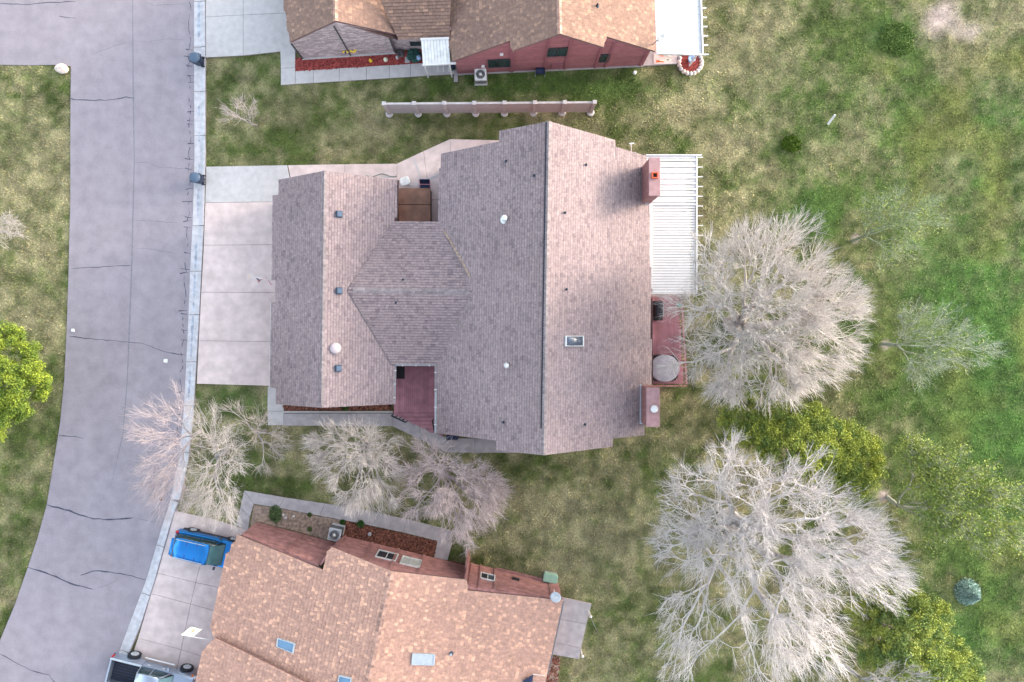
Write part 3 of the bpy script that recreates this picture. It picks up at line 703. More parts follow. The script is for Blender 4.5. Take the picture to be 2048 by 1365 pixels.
# ------------------------------------------------------------------ south house
shh = thing('south_house', P(780, 1250), 'reddish house cut off at the bottom edge with skylights and orange shingled roof', 'house')
S1, S2 = P(783, 1143, 5.7), P(735, 1365, 5.7)
S2x = S1+(S2-S1)*1.5
psW = Plane(S1, S2, P(437, 1180, 2.7)); psE = Plane(S1, S2, P(1110, 1270, 2.7))
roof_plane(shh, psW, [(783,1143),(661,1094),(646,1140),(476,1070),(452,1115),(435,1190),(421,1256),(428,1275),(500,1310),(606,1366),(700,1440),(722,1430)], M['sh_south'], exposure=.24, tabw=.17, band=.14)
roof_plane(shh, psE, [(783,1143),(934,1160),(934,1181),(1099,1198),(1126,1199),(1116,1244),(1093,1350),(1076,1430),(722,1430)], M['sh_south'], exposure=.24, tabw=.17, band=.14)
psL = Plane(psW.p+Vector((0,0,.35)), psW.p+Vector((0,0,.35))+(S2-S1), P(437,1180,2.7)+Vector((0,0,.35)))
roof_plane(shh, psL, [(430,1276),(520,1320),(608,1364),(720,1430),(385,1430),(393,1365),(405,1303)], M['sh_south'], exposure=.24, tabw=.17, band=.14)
ridge_caps(shh, S1, S2x, (psE.n, psW.n), M['cap_s'], wd=.2)
PAVED.append([(514,1046),(672,1087),(685,1071),(932,1131),(1116,1168),(1080,1425),(420,1425)])
walls = [((514,1045),(672,1086),[psW],-1), ((672,1086),(684,1071),[psW],-1), ((684,1071),(932,1131),[psW,psE],-1), ((932,1131),(937,1112),[psE],-1), ((937,1126),(1117,1168),[psE],-1), ((1117,1168),(1075,1400),[psE],-1), ((430,1400),(514,1045),[psW],-1)]
for a, b, q, sd_ in walls: wall(shh, P(*a), P(*b), q, M['siding_s'], side=sd_)
wA = WallPlane(P(684,1071), P(932,1131), -1); wB = WallPlane(P(937,1126), P(1117,1168), -1); wC = WallPlane(P(514,1045), P(672,1086), -1)
window(shh, wA, (758,1102), (796,1111), (755,1116), M['glass'], M['white_dirty']); window(shh, wA, (806,1114), (843,1123), (804,1129), [M['curtain'], M['curtain']], M['white_dirty'])
window(shh, wB, (962,1147), (989,1153), (961,1158), [M['black'], M['sky_glass2']], M['white_dirty'])
def post_on_wall(house, wp, px0, zt, m, wd=.14, nm='corner_board', z0=0):
    g = P(*px0); g = wp.p + wp.d*(g-wp.p).dot(wp.d) + wp.n*.04
    MB().box((g.x, g.y, (zt+z0)/2), wd, .08, zt-z0, ax=(wp.d, wp.n, Vector((0,0,1)))).build(nm, m, house)
for wp, px, pl in ((wA,(690,1072),[psW]),(wA,(745,1087),[psW]),(wA,(797,1100),[psW,psE]),(wA,(848,1112),[psE]),(wB,(944,1128),[psE]),(wB,(962,1132),[psE]),(wB,(990,1140),[psE]),(wB,(1098,1163),[psE]),(wC,(607,1068),[psW])):
    g = P(*px); post_on_wall(shh, wp, px, min(q.z(g.x, g.y) for q in pl)-.2, M['trim_s'], .16)
g0, g1 = P(*(992,1141)), P(*(1096,1166)); MB().beam(wB.p+wB.d*(g0-wB.p).dot(wB.d)+wB.n*.1+Vector((0,0,.25)), wB.p+wB.d*(g1-wB.p).dot(wB.d)+wB.n*.1+Vector((0,0,.25)), .2, .08).build('ledge', M['trim_s'], shh)
g = wB.hit(1031,1160); MB().box(g+wB.n*.07, .5, .12, .22, ax=(wB.d, wB.n, Vector((0,0,1)))).build('wall_vent', M['frame_dark'], shh)
MB().beam(P(933,1133,1.1)+Vector((0,0,0)), P(936,1108,1.1), .16, 2.4).build('fin_wall', M['trim_s'], shh)
skylight(shh, psW, [(557,1275),(592,1286),(589,1306),(555,1292)], M['sky_glass'], M['alu'])
skylight(shh, psE, [(824,1305),(870,1307),(868,1329),(822,1328)], M['alu'], M['alu'])
skylight(shh, psW, [(680,1349),(705,1355),(700,1385),(675,1379)], M['sky_glass'], M['alu'])
pipe(shh, psE, 902, 1307, .07, .25, M['alu'])
eave_gutter(shh, psE, (1125,1203), (1093,1350), M['conc_grey'])

# ------------------------------------------------------------------ north house
nh = thing('north_house', P(950, 60), 'rose sided house cut off at the top edge with white patio covers', 'house')
N1 = P(1120, 68, 6.8); N2 = P(1116, -90, 6.8)
pnW = Plane(N1, N2, P(900, 100, 2.9)); pnE = Plane(N1, N2, P(1309, 50, 2.9))
Q1, Q2 = P(671, 42, 5.2), P(667, -90, 5.2)
pqW = Plane(Q1, Q2, P(574, 40, 2.8)); pqE = Plane(Q1, Q2, P(797, 70, 2.9))
pnC = Plane(P(797, 79, 2.85), P(897, 76, 2.85), P(845, -40, 4.75))
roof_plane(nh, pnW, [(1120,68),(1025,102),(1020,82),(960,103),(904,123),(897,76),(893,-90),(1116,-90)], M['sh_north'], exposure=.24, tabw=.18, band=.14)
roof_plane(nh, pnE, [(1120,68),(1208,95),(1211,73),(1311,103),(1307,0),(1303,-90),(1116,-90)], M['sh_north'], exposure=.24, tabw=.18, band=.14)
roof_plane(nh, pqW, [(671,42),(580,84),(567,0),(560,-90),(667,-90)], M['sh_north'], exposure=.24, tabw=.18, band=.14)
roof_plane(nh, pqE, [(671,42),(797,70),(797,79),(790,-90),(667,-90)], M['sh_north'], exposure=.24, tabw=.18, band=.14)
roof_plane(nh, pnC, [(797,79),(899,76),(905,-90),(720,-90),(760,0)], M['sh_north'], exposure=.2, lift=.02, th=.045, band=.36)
ridge_caps(nh, N1, N2, (pnE.n, pnW.n), M['cap_s']); ridge_caps(nh, Q1, Q2, (pqE.n, pqW.n), M['cap_s'])
PAVED.append([(605,118),(792,106),(850,98),(916,149),(1285,132),(1290,-90),(590,-90)])
wN = WallPlane(P(916,149), P(1285,132)); wQ = WallPlane(P(605,118), P(792,106))
wall(nh, P(916,149), P(1285,132), [pnW, pnE], M['siding']); wall(nh, P(1285,132), P(1280,-90), [pnE], M['siding'], side=1); wall(nh, P(916,149), P(912,-90), [pnW], M['siding'], side=-1)
wall(nh, P(605,118), P(792,106), [pqW, pqE], M['stone'], sid=(.11, .36, .02)); wall(nh, P(605,118), P(600,-90), [pqW], M['stone'], side=-1, sid=(.11, .36, .02))
wall(nh, P(792,106), P(793,96), [pnC], M['stone'], sid=None); wall(nh, P(793,100), P(912,97), [pnC], M['stone'], sid=(.11, .36, .02), drop=.2)
window(nh, wN, (977,133), (1020,132), (976,119), M['glass'], M['frame_dark']); window(nh, wN, (1094,111), (1132,110), (1096,96), M['glass'], M['frame_dark']); window(nh, wN, (1198,123), (1215,122), (1201,109), M['glass'], M['frame_dark'], panes=1)
window(nh, WallPlane(P(793,100), P(912,97)), (822,89.5), (842,89), (822,84), M['glass'], M['frame_dark'], panes=1)
for px in ((1021,142),(1025,142),(1088,140),(1128,138),(1189,136),(1209,135),(1279,132)):
    g = P(*px); post_on_wall(nh, wN, px, min(pnW.z(g.x, g.y), pnE.z(g.x, g.y))-.2, M['trim'], .13)
post_on_wall(nh, wQ, (702,112), 4.7, M['frame_dark'], .06, 'downpipe'); post_on_wall(nh, wQ, (606,118), 2.6, M['frame_dark'], .08, 'downpipe'); post_on_wall(nh, wQ, (791,106), 2.6, M['frame_dark'], .08, 'downpipe')
for (u, v) in ((693,107),(705,106)): pass
MB().beam(wQ.p+wQ.n*.05+Vector((0,0,.05)), P(792,106)+wQ.n*.05+Vector((0,0,.05)), .12, .14).build('base_course', M['conc_white'], nh)
MB().beam(P(916,149)+wN.n*.04+Vector((0,0,.07)), P(1285,132)+wN.n*.04+Vector((0,0,.07)), .1, .12).build('foundation', M['conc_grey'], nh)
MB().box(wN.hit(1115,131)+wN.n*.06, .75, .1, .8, ax=(wN.d, wN.n, Vector((0,0,1)))).build('crawl_hatch', M['trim'], nh)
for u, v in ((966,131),(1003,107)):
    MB().box(wN.hit(u, v)+wN.n*.08, .22, .14, .12, ax=(wN.d, wN.n, Vector((0,0,1)))).build('wall_lamp', M['white_dirty'], nh)
pipe(nh, pnE, 1194, 13, .06, .3)

# ------------------------------------------------------------------ patio covers
def post(b, x, y, z1, w_=.12, z0=0): b.box((x, y, (z0+z1)/2), w_, w_, z1-z0)
pc = thing('patio_cover', P(1345, 440), 'white slatted patio cover beside the upper red chimney', 'patio cover')
ZP = 2.65
a, b = P(1291, 312, ZP), P(1394, 411, ZP); c, d = P(1298, 411, ZP), P(1394, 587, ZP)
n = 26
y0, y1 = a.y, b.y
for k in range(17):                      # upper bay: pans laid edge to edge
    y = y0 + (y1-y0)*(k+.5)/17; w_ = abs(y1-y0)/17
    MB().box(((a.x+b.x)/2, y, ZP+.05*(k % 2)), b.x-a.x-.06, w_-.035, .05).build('roof_pan', M['white'], pc, bevel=.008)
N_ = 32; y0, y1 = c.y-.05, d.y+.04
for k in range(N_):                      # lower bay: separate slats
    y = y0+(y1-y0)*(k+.5)/N_; w_ = abs(y1-y0)/N_; q = MB()
    q.box(((c.x+.22+d.x-.12)/2, y, ZP-.0), d.x-.12-c.x-.22, w_*.72, .05); q.build('slat', M['white'], pc, bevel=.006)
MB().beam(Vector((c.x+.1, c.y, ZP+.03)), Vector((c.x+.1, d.y+.3, ZP+.03)), .22, .12).build('ledger', M['white'], pc)
MB().beam(Vector((b.x-.03, a.y, ZP+.01)), Vector((d.x-.03, d.y, ZP+.01)), .09, .16).build('outer_beam', M['white'], pc)
MB().beam(Vector((b.x-.16, a.y, ZP-.15)), Vector((d.x-.16, d.y, ZP-.15)), .1, .16).build('inner_beam', M['white_dirty'], pc)
MB().beam(Vector((a.x, a.y+.03, ZP+.05)), Vector((b.x+.3, a.y+.03, ZP+.05)), .07, .14).build('end_trim', M['white'], pc)
MB().beam(Vector((c.x, c.y+.02, ZP+.05)), Vector((d.x, c.y+.02, ZP+.05)), .06, .06).build('bay_trim', M['white'], pc)
MB().beam(Vector((c.x, d.y, ZP+.01)), Vector((d.x, d.y, ZP+.01)), .07, .16).build('end_trim', M['white'], pc)
for k in range(12):
    v = 315+k*19.5; q = P(1394, v, ZP-.08)
    MB().beam(Vector((c.x+.2, q.y, ZP-.11)), Vector((q.x+.38, q.y, ZP-.11)), .05, .13).build('rafter', M['white'], pc)
for (u, v) in ((1388,320),(1388,411),(1388,500),(1388,582)):
    q = P(u, v, ZP-.2); MB().box((q.x, q.y, ZP/2-.12), .1, .1, ZP-.26).build('post', M['white'], pc)
pn = thing('patio_cover', P(1355, 50), 'plain white patio cover beside the rose sided house at the top edge', 'patio cover')
a, b = P(1308, -90, ZP), P(1398, 108, ZP); xr0, xr1 = P(1397,-60,ZP).x, P(1407,109,ZP).x
pts = [P(1305,-90,ZP), P(1395,-90,ZP), P(1397,-60,ZP), P(1406,109,ZP), P(1313,107,ZP)]
for k in range(12):
    t0, t1 = k/12, (k+1)/12; L0, L1 = P(1306,-80,ZP), P(1313,106,ZP); R0_, R1_ = P(1396,-80,ZP), P(1402,108,ZP)
    q = [L0.lerp(L1, t0+.001), R0_.lerp(R1_, t0+.001), R0_.lerp(R1_, t1-.001), L0.lerp(L1, t1-.001)]
    MB().prism(q, ZP-.03, ZP+.03).build('roof_pan', M['white'], pn)
MB().beam(P(1399,-80,ZP+.01), P(1405.5,109,ZP+.01), .1, .16).build('outer_beam', M['white'], pn)
for k in range(46):
    q = P(1396,-80,ZP+.045).lerp(P(1401.5,107,ZP+.045), (k+.5)/46); MB().box(q, .12, .07, .035).build('vent_block', M['alu'], pn)
for k in range(10):
    v = 109-k*18.5; q = P(1396+10*(v+80)/190, v, ZP-.08); MB().beam(Vector((q.x-2.9, q.y, ZP-.12)), Vector((q.x+.38, q.y, ZP-.12)), .06, .13).build('rafter', M['white'], pn)
MB().beam(P(1313,107.5,ZP+.02), P(1411,110,ZP+.02), .08, .14).build('end_trim', M['white_dirty'], pn)
for (u, v) in ((1398,104),(1394,0)):
    q = P(u, v, ZP-.2); MB().box((q.x, q.y, ZP/2-.12), .1, .1, ZP-.26).build('post', M['white'], pn)
pp = thing('porch_cover', P(870, 110), 'small white porch roof over the front path of the rose sided house', 'porch cover')
ZQ = 2.6
A, B2, C, D = P(842,78.5,ZQ+.35), P(897,77,ZQ+.35), P(901,129,ZQ), P(846,130.5,ZQ)
for k in range(9):
    t0, t1 = k/9+.004, (k+1)/9-.004; q = [A.lerp(B2, t0), A.lerp(B2, t1), D.lerp(C, t1), D.lerp(C, t0)]
    MB().prism(q, d=(0,0,.04+.03*(k % 2))).build('roof_pan', M['white_dirty'], pp)
MB().beam(P(845,131,ZQ), P(912,127,ZQ), .1, .14).build('front_gutter', M['white'], pp); MB().beam(P(841,79,ZQ+.4), P(898,77,ZQ+.4), .12, .1).build('ledger', M['white'], pp)
for (u, v) in ((848,128),(898,126)):
    q = P(u, v, ZQ-.1); MB().box((q.x, q.y, ZQ/2-.05), .09, .09, ZQ-.12).build('post', M['white'], pp)

# ------------------------------------------------------------------ decks
def deck(label, poly, z, bw, nm='deck', vertical=True):
    t = thing(nm, P(*poly[0]), label, 'deck')
    w_ = [P(u, v, z) for u, v in poly]; MB().prism([P(u, v, z) for u, v in poly], 0, z-.035).build('deck_frame', M['trim'], t)
    x0 = min(p.x for p in w_); x1 = max(p.x for p in w_); b = MB(); x = x0; n = len(w_)
    while x < x1-.02:
        xm = x+bw/2; ys = []
        for i in range(n):
            p, q = w_[i], w_[(i+1) % n]
            if (p.x > xm) != (q.x > xm): ys.append(p.y+(q.y-p.y)*(xm-p.x)/(q.x-p.x))
        ys.sort()
        for ya, yb in zip(ys[::2], ys[1::2]): b.box((xm, (ya+yb)/2, z-.015+random.uniform(-.002, .002)), min(bw-.012, x1-x), yb-ya, .035)
        x += bw
    b.build('boards', M['deck'], t, kind='stuff'); return t
dk = deck('reddish courtyard deck with wide steps, below the cross gable of the middle house', [(780,724),(884,724),(884,826),(788,826)], .42, .14, 'courtyard_deck')
PAVED.append([(787,720),(890,720),(895,876),(787,826)])
# steps follow the slanting path edge
for k in range(6):
    v0 = 826+k*8.0; z = .42-.07*k
    ua = 788+max(0, (v0+8-826))*2.05-8; ua0 = 788+max(0, (v0-826))*2.05-4
    MB().prism([P(ua0, v0+.6, z), P(884, v0+.6, z), P(888, v0+8.3, z), P(max(ua, 788), v0+8.3, z)], 0, z-.02*0-.02).build('step', M['deck'], dk, bevel=.01)
def rail(t, a, b, z0, h=.95, m=None, n=6):
    A, B_ = Vector(a), Vector(b); A.z = B_.z = z0
    MB().beam(A+Vector((0,0,h)), B_+Vector((0,0,h)), .09, .06).build('rail', m, t)
    for k in range(n+1):
        p = A.lerp(B_, k/n); MB().box(p+Vector((0,0,h/2)), .05, .05, h-.03).build('baluster', m, t)
rail(dk, P(789,827), P(817,840), .42, .9, M['plastic_dark'], 4)
rail(dk, P(868,838), P(872,860), .1, .9, M['plastic_dark'], 2)
q = P(803,745); ac0 = thing('doormat', (q.x, q.y, .42), 'black slatted mat in the upper left corner of the courtyard deck', 'mat')
for k in range(6): MB().box((q.x, q.y+.35-k*.14, .45), .52, .11, .05).build('slat', M['black'], ac0)
MB().box((q.x, q.y, .425), .56, .84, .02).build('backing', M['rubber'], ac0)

de = deck('narrow reddish deck under the big bare tree, right of the middle house', [(1280,594),(1357,594),(1366,768),(1280,768)], .45, .14, 'side_deck')
PAVED.append([(1280,590),(1357,590),(1366,770),(1280,770)])
rail(de, P(1356,600,.45), P(1366,766,.45), .45, .95, M['deck'], 26)
rail(de, P(1284,770,.45), P(1366,770,.45), .45, .95, M['chim_side'], 10)
# spas
def rr_poly(c, sx, sy, r, n=5, rz=0):
    pts = []
    for k, (a, b) in enumerate(((1,1),(-1,1),(-1,-1),(1,-1))):
        for i in range(n+1):
            t = math.pi/2*(k+i/n); x = a*(sx/2-r)+math.cos(t)*r; y = b*(sy/2-r)+math.sin(t)*r
            pts.append(Vector((c[0]+x*math.cos(rz)-y*math.sin(rz), c[1]+x*math.sin(rz)+y*math.cos(rz), c[2])))
    return pts
q = P(829, 410, .95); sp = thing('spa', (q.x, q.y, 0), 'square spa with a brown folding cover in the notch between the roofs', 'spa')
MB().prism(rr_poly((q.x, q.y, 0), 2.12, 2.25, .1), .05, .85).build('cabinet', M['plastic_dark'], sp)
for sg in (1, -1):
    c_ = MB(); poly = rr_poly((q.x, q.y+sg*.575, 0), 2.16, 1.12, .06)
    i = len(c_.v); c_.prism(poly, .86, .95); 
    c_.build('cover_half', M['spa_brown'], sp, bevel=.03)
q = P(1329, 737, 1.2); sp2 = thing('spa', (q.x, q.y, .45), 'rounded spa with a pale grey cover at the lower end of the side deck', 'spa')
MB().prism(rr_poly((q.x, q.y, 0), 1.8, 1.75, .4), .45, 1.2).build('cabinet', M['black'], sp2)
MB().lathe((q.x, q.y, 0), [(.98, 1.19), (1.0, 1.25), (.96, 1.32), (.6, 1.37), (.05, 1.39)], 24, sy=.93).build('cover', M['spa_grey'], sp2, bevel=.05)
q = P(1312, 622, .45); gr = thing('grill', (q.x, q.y, .45), 'dark covered grill against the wall at the upper end of the side deck', 'grill')
MB().box((q.x, q.y, .85), .6, 1.3, .8).build('cart', M['black'], gr, bevel=.05); MB().prism(rr_poly((q.x, q.y, 0), .56, .95, .15), 1.25, 1.5).build('hood', M['plastic_dark'], gr, bevel=.1)
MB().beam((q.x+.35, q.y-.4, 1.2), (q.x+.35, q.y+.4, 1.2), .04, .04).build('handle', M['galv'], gr)
q = P(1358, 611, .6); tp_ = thing('planter', (q.x, q.y, .45), 'small turquoise pot at the upper right corner of the side deck', 'pot')
MB().lathe((q.x, q.y, .45), [(.1, 0), (.17, .25), (.18, .3), (.14, .3)], 14).build('pot', mat('turquoise', (.03, .3, .28), .4), tp_)

# courtyard furniture by the brown spa
q = P(809, 362, .6); st = thing('stool', (q.x, q.y, 0), 'round white cushioned stool above the brown spa', 'stool')
MB().prism(rr_poly((q.x, q.y, 0), .68, .6, .2, rz=.3), .42, .52).build('cushion', M['white_dirty'], st, bevel=.05)
for k in range(4): MB().cyl((q.x+.2*(-1)**k, q.y+.18*(-1)**(k//2), .05), (q.x+.2*(-1)**k, q.y+.18*(-1)**(k//2), .43), .025).build('leg', M['galv'], st)
q = P(850, 369, .5); ch = thing('folding_chair', (q.x, q.y, 0), 'navy folding chair with pink edging beside the white stool', 'chair')
MB().box((q.x, q.y-.14, .45), .68, .24, .03).build('seat', M['navy'], ch); MB().box((q.x, q.y+.16, .62), .68, .04, .4, ax=(Vector((1,0,0)), Vector((0,.82,-.57)), Vector((0,.57,.82)))).build('backrest', M['navy'], ch)
for dx in (-.36, .36): MB().beam((q.x+dx, q.y-.27, .46), (q.x+dx, q.y+.25, .8), .035, .035).build('edging', M['pink'], ch)
MB().beam((q.x-.36, q.y+.0, .48), (q.x+.36, q.y+.0, .48), .05, .03).build('edging', M['pink'], ch)
for dx in (-.33, .33):
    for dy in (-.2, .2): MB().cyl((q.x+dx, q.y+dy, .05), (q.x+dx, q.y-dy*.4, .45), .014, n=6).build('leg', M['galv'], ch)
q = P(828, 372, .3); tb = thing('lounge_frame', (q.x, q.y, 0), 'low grey metal frame between the stool and the navy chair', 'frame')
MB().beam((q.x-.35, q.y-.05, .35), (q.x+.5, q.y, .35), .03, .03).beam((q.x-.35, q.y+.2, .35), (q.x+.5, q.y+.1, .35), .03, .03).build('rails', M['alu'], tb)
for dx in (-.3, .4): MB().cyl((q.x+dx, q.y+.05, .05), (q.x+dx, q.y+.05, .35), .02).build('leg', M['alu'], tb)

# ------------------------------------------------------------------ fence
fh = 2.15; fx = [779,836.5,894,951.5,1009,1067,1124,1181]; fy = lambda u: 228-(u-779)*.0065
fe = thing('privacy_fence', P(980, 227), 'free-standing pinkish slatted fence with pale posts between the two upper houses', 'fence')
for i, u in enumerate(fx):
    p = P(u, fy(u)); o = MB().box((p.x, p.y, fh/2), .22, .2, fh).build('post', M['fence'], fe)
    MB().box((p.x, p.y, fh+.04), .27, .25, .07).build('cap', M['fence_cap'], o, bevel=.015)
    MB().lathe((p.x, p.y-.02, -.05), [(.24, 0), (.26, .14), (.2, .17)], 14).build('footing', M['conc_white'], o)
for a, b in zip(fx[:-1], fx[1:]):
    A, B_ = P(a, fy(a)), P(b, fy(b)); pan = MB().beam(A+Vector((0,0,fh-.04)), B_+Vector((0,0,fh-.04)), .13, .06).build('top_rail', M['fence_cap'], fe)
    for k in range(9):
        z = .16+k*(fh-.3)/9; MB().beam(A+Vector((.11,.0,z+.1)), B_+Vector((-.11,0,z+.1)), .05, (fh-.3)/9-.015).build('board', M['fence'], fe)

# ------------------------------------------------------------------ bins
def make_bin(px, label):
    q = P(*px); t = thing('wheeled_bin', (q.x, q.y, .1), label, 'bin', 'bins standing on the kerb')
    b = MB()
    lo = rr_poly((q.x, q.y, .14), .5, .48, .08, 3); hi = rr_poly((q.x-.02, q.y, 1.0), .68, .64, .12, 3)
    i = 0; b.v = [tuple(p) for p in lo+hi]; n = len(lo)
    for k in range(n): l = (k+1) % n; b.f.append((k, l, n+l, n+k)); b.m.append(0)
    b.f.append(tuple(reversed(range(n)))); b.f.append(tuple(n+k for k in range(n))); b.m += [0, 0]
    b.build('body', M['bin_dark'], t)
    MB().lathe((q.x-.02, q.y, 1.0), [(.37, 0), (.38, .04), (.34, .1), (.25, .17), (.12, .205), (.02, .21)], 20, sx=1.0, sy=.95).build('lid', M['bin'], t, smooth=True)
    for s_ in (-1, 1): MB().cyl((q.x+.2, q.y+s_*.3-.03, .23), (q.x+.2, q.y+s_*.3+.03, .23), .13, n=14).build('wheel', M['rubber'], t)
    MB().cyl((q.x+.38, q.y-.25, .98), (q.x+.38, q.y+.25, .98), .025, n=8).build('handle', M['bin_dark'], t)
    return t
make_bin((403,127), 'domed blue grey bin on the kerb at the corner of the upper driveway'); make_bin((404,362), 'domed blue grey bin on the kerb before the white slab of the middle driveway')

# ------------------------------------------------------------------ condensers
def condenser(px, z, sz, rz, label, top, side):
    q = P(px[0], px[1], z); t = thing('air_conditioner', (q.x, q.y, 0), label, 'air conditioner')
    MB().box((q.x, q.y, .06), sz*1.15, sz*1.2, .08, rz).build('pad', M['conc_white'], t)
    c = MB().box((q.x, q.y, .1+z/2-.02), sz, sz, z-.1, rz).build('casing', side, t, bevel=.02)
    lv = MB(); 
    for k in range(9):
        for dx in (0,): lv.box((q.x, q.y, .2+k*(z-.3)/9), sz+.015, sz+.015, .02, rz)
    lv.build('louvres', M['frame_dark'], c, kind='stuff')
    MB().box((q.x, q.y, z+.0), sz+.03, sz+.03, .05, rz).build('top_plate', top, t, bevel=.01)
    g = MB().lathe((q.x, q.y, z+.022), [(sz*.40, 0), (sz*.40, .015), (sz*.36, .015)], 28).build('fan_well', M['black'], t)
    for r_ in (.40, .33, .26, .19):
        MB().lathe((q.x, q.y, z+.045), [(sz*r_, 0), (sz*r_, .012), (sz*r_-.012, .012), (sz*r_-.012, 0)], 28).build('guard_ring', M['galv'], g)
    MB().lathe((q.x, q.y, z+.04), [(sz*.13, 0), (sz*.13, .04), (.02, .05)], 16).build('hub', top, g)
    for k in range(5):
        a = k*2*math.pi/5; MB().box((q.x+math.cos(a)*sz*.24, q.y+math.sin(a)*sz*.24, z+.036), sz*.24, sz*.09, .006, a).build('blade', M['bin'], g)
condenser((961,149.5), .85, .76, .03, 'white air conditioner against the rose sided wall at the top', M['white_dirty'], M['white_dirty'])
condenser((669,1070), .9, .80, -.2, 'white-topped air conditioner on bare soil beside the red gable at the bottom', M['white_dirty'], M['alu'])

# ------------------------------------------------------------------ satellite dishes and masts
def dish(c, nrm, r, label, m, arm=(.35, .2)):
    t = thing('satellite_dish', c, label, 'satellite dish'); n = nrm.normalized(); x = n.cross(Vector((0,0,1))).normalized(); y = n.cross(x); b = MB(); N_ = 20; rings = [(0.02, 0), (.35, .012), (.7, .05), (1, .1)]
    for rr, h in rings:
        for k in range(N_):
            a = 2*math.pi*k/N_; b.v.append(tuple(c + x*math.cos(a)*r*rr + y*math.sin(a)*r*rr*.9 + n*h*r*1.6))
    for j in range(3):
        for k in range(N_):
            l = (k+1) % N_; b.f.append((j*N_+k, j*N_+l, (j+1)*N_+l, (j+1)*N_+k)); b.m.append(0)
    o = b.build('reflector', m, t, smooth=True); sm = o.modifiers.new('solid', 'SOLIDIFY'); sm.thickness = .02
    f = c+n*r*1.3-y*r*.0; MB().cyl(c - y*r*.8, f, .015, n=6).build('arm', M['galv'], t); MB().box(f, .12, .08, .06).build('receiver', M['white'], t)
    return t, x, y, n
c = P(1111, 1195, 3.1); t, *_ = dish(c, Vector((.1, .35, .9)), .36, 'blue grey satellite dish on the right end of the bottom house', M['alu']); MB().cyl(c-Vector((0,0,.05)), P(1108,1180,2.6), .03, n=8).build('mast', M['white'], t)
c = P(1322, 74, 3.7); t, *_ = dish(c, Vector((.45, -.55, .25)), .34, 'blue grey satellite dish on the right eave corner of the rose sided house', M['alu']); MB().cyl(c, P(1305, 90, 3.0), .025, n=8).build('mast', M['vent'], t)
q = P(1262, 305, 2.9); t = thing('antenna_mast', q, 'short white T-shaped mast at the upper right eave of the middle house', 'antenna'); 
MB().cyl(q, P(1262, 288, 4.0), .035, n=8).build('mast', M['white_dirty'], t); e = P(1263, 288, 4.0); MB().beam(e-Vector((.14,0,0)), e+Vector((.17,.03,0)), .07, .06).build('crossbar', M['white'], t)
MB().beam(q-Vector((0,0,.05)), q+Vector((.35,-.02,-.1)), .05, .04).build('bracket', M['alu'], t)

# ------------------------------------------------------------------ flags
def us_flag():
    a, b = P(547, 561, 2.2), P(499, 553.5, 2.9); t = thing('house_flag', a, 'small stars and stripes flag on a pole over the middle driveway', 'flag')
    MB().cyl(a, b, .02, n=8).build('pole', M['white_dirty'], t); MB().blob(b, .04).build('finial', M['yellow'], t)
    f = MB(); d = (a-b).normalized(); N_ = 13; L = .95; drop = 1.5
    for i in range(10):
        for j in range(N_):
            def pt(ii, jj):
                x = ii/10; y = jj/N_; p = b + d*(.05+L*y) + Vector((.0, -.0, -drop*x)); p += Vector((.04*math.sin(y*9+x*3), .16*math.sin(x*5+y*7)*(.3+x) - .1*x, 0)); return p
            mi = (2 if (i < 4 and j < 7) else (0 if j % 2 == 0 else 1)); f.face([pt(i, j), pt(i+1, j), pt(i+1, j+1), pt(i, j+1)], mi)
    fo = f.build('flag', [M['red'], M['white'], M['navy']], t)
    st = MB()
    for i in range(3):
        for j in range(5):
            p = b+d*(.09+.09*j)+Vector((0,0,-.1-.17*i)); st.box(p+Vector((0, .06, .01)), .03, .03, .03)
    st.build('stars', M['white'], fo, kind='stuff')
us_flag()
a, b = P(425, 1281, 2.4), P(362, 1270, 3.0); t = thing('garden_flag', a, 'pale cream flag with a leafy orange motif on a pole over the lower driveway', 'flag')
MB().cyl(a, b, .022, n=8).build('pole', M['white'], t); f = MB(); d = (a-b).normalized(); wv = (P(378,1257,2.9)-b)
def fp(x, y): return b + d*(.75*x) + wv*y*1.05 + Vector((0, 0, -.15*y+.04*math.sin(x*6+y*3)))
for i in range(8):
    for j in range(6): f.face([fp(i/8, j/6), fp((i+1)/8, j/6), fp((i+1)/8, (j+1)/6), fp(i/8, (j+1)/6)])
fo = f.build('flag', M['cream'], t); sm = fo.modifiers.new('s', 'SOLIDIFY'); sm.thickness = .006
for k, (x, y, m_) in enumerate(((.45,.55,'orange'),(.52,.62,'orange'),(.6,.5,'green_box'),(.5,.42,'green_box'),(.42,.72,'yellow'))):
    MB().box(fp(x, y)+Vector((0,0,.015)), .11, .05, .008, rz=k).build('motif', M[m_], fo)
a, b = P(1092, 1352, 2.7), P(1066, 1349, 3.0); t = thing('navy_flag', a, 'dark navy flag folded to a point at the bottom edge of the orange roof', 'flag')
MB().cyl(a, b, .022, n=8).build('pole', M['white'], t)
f = MB(); e1, e2 = P(1046, 1362, 3.2), P(1064, 1375, 2.9)
f.prism([b+Vector((.0,.12,.25)), e1, P(1050, 1385, 3.0), e2], d=(0,0,.02)).build('flag', M['navy'], t)

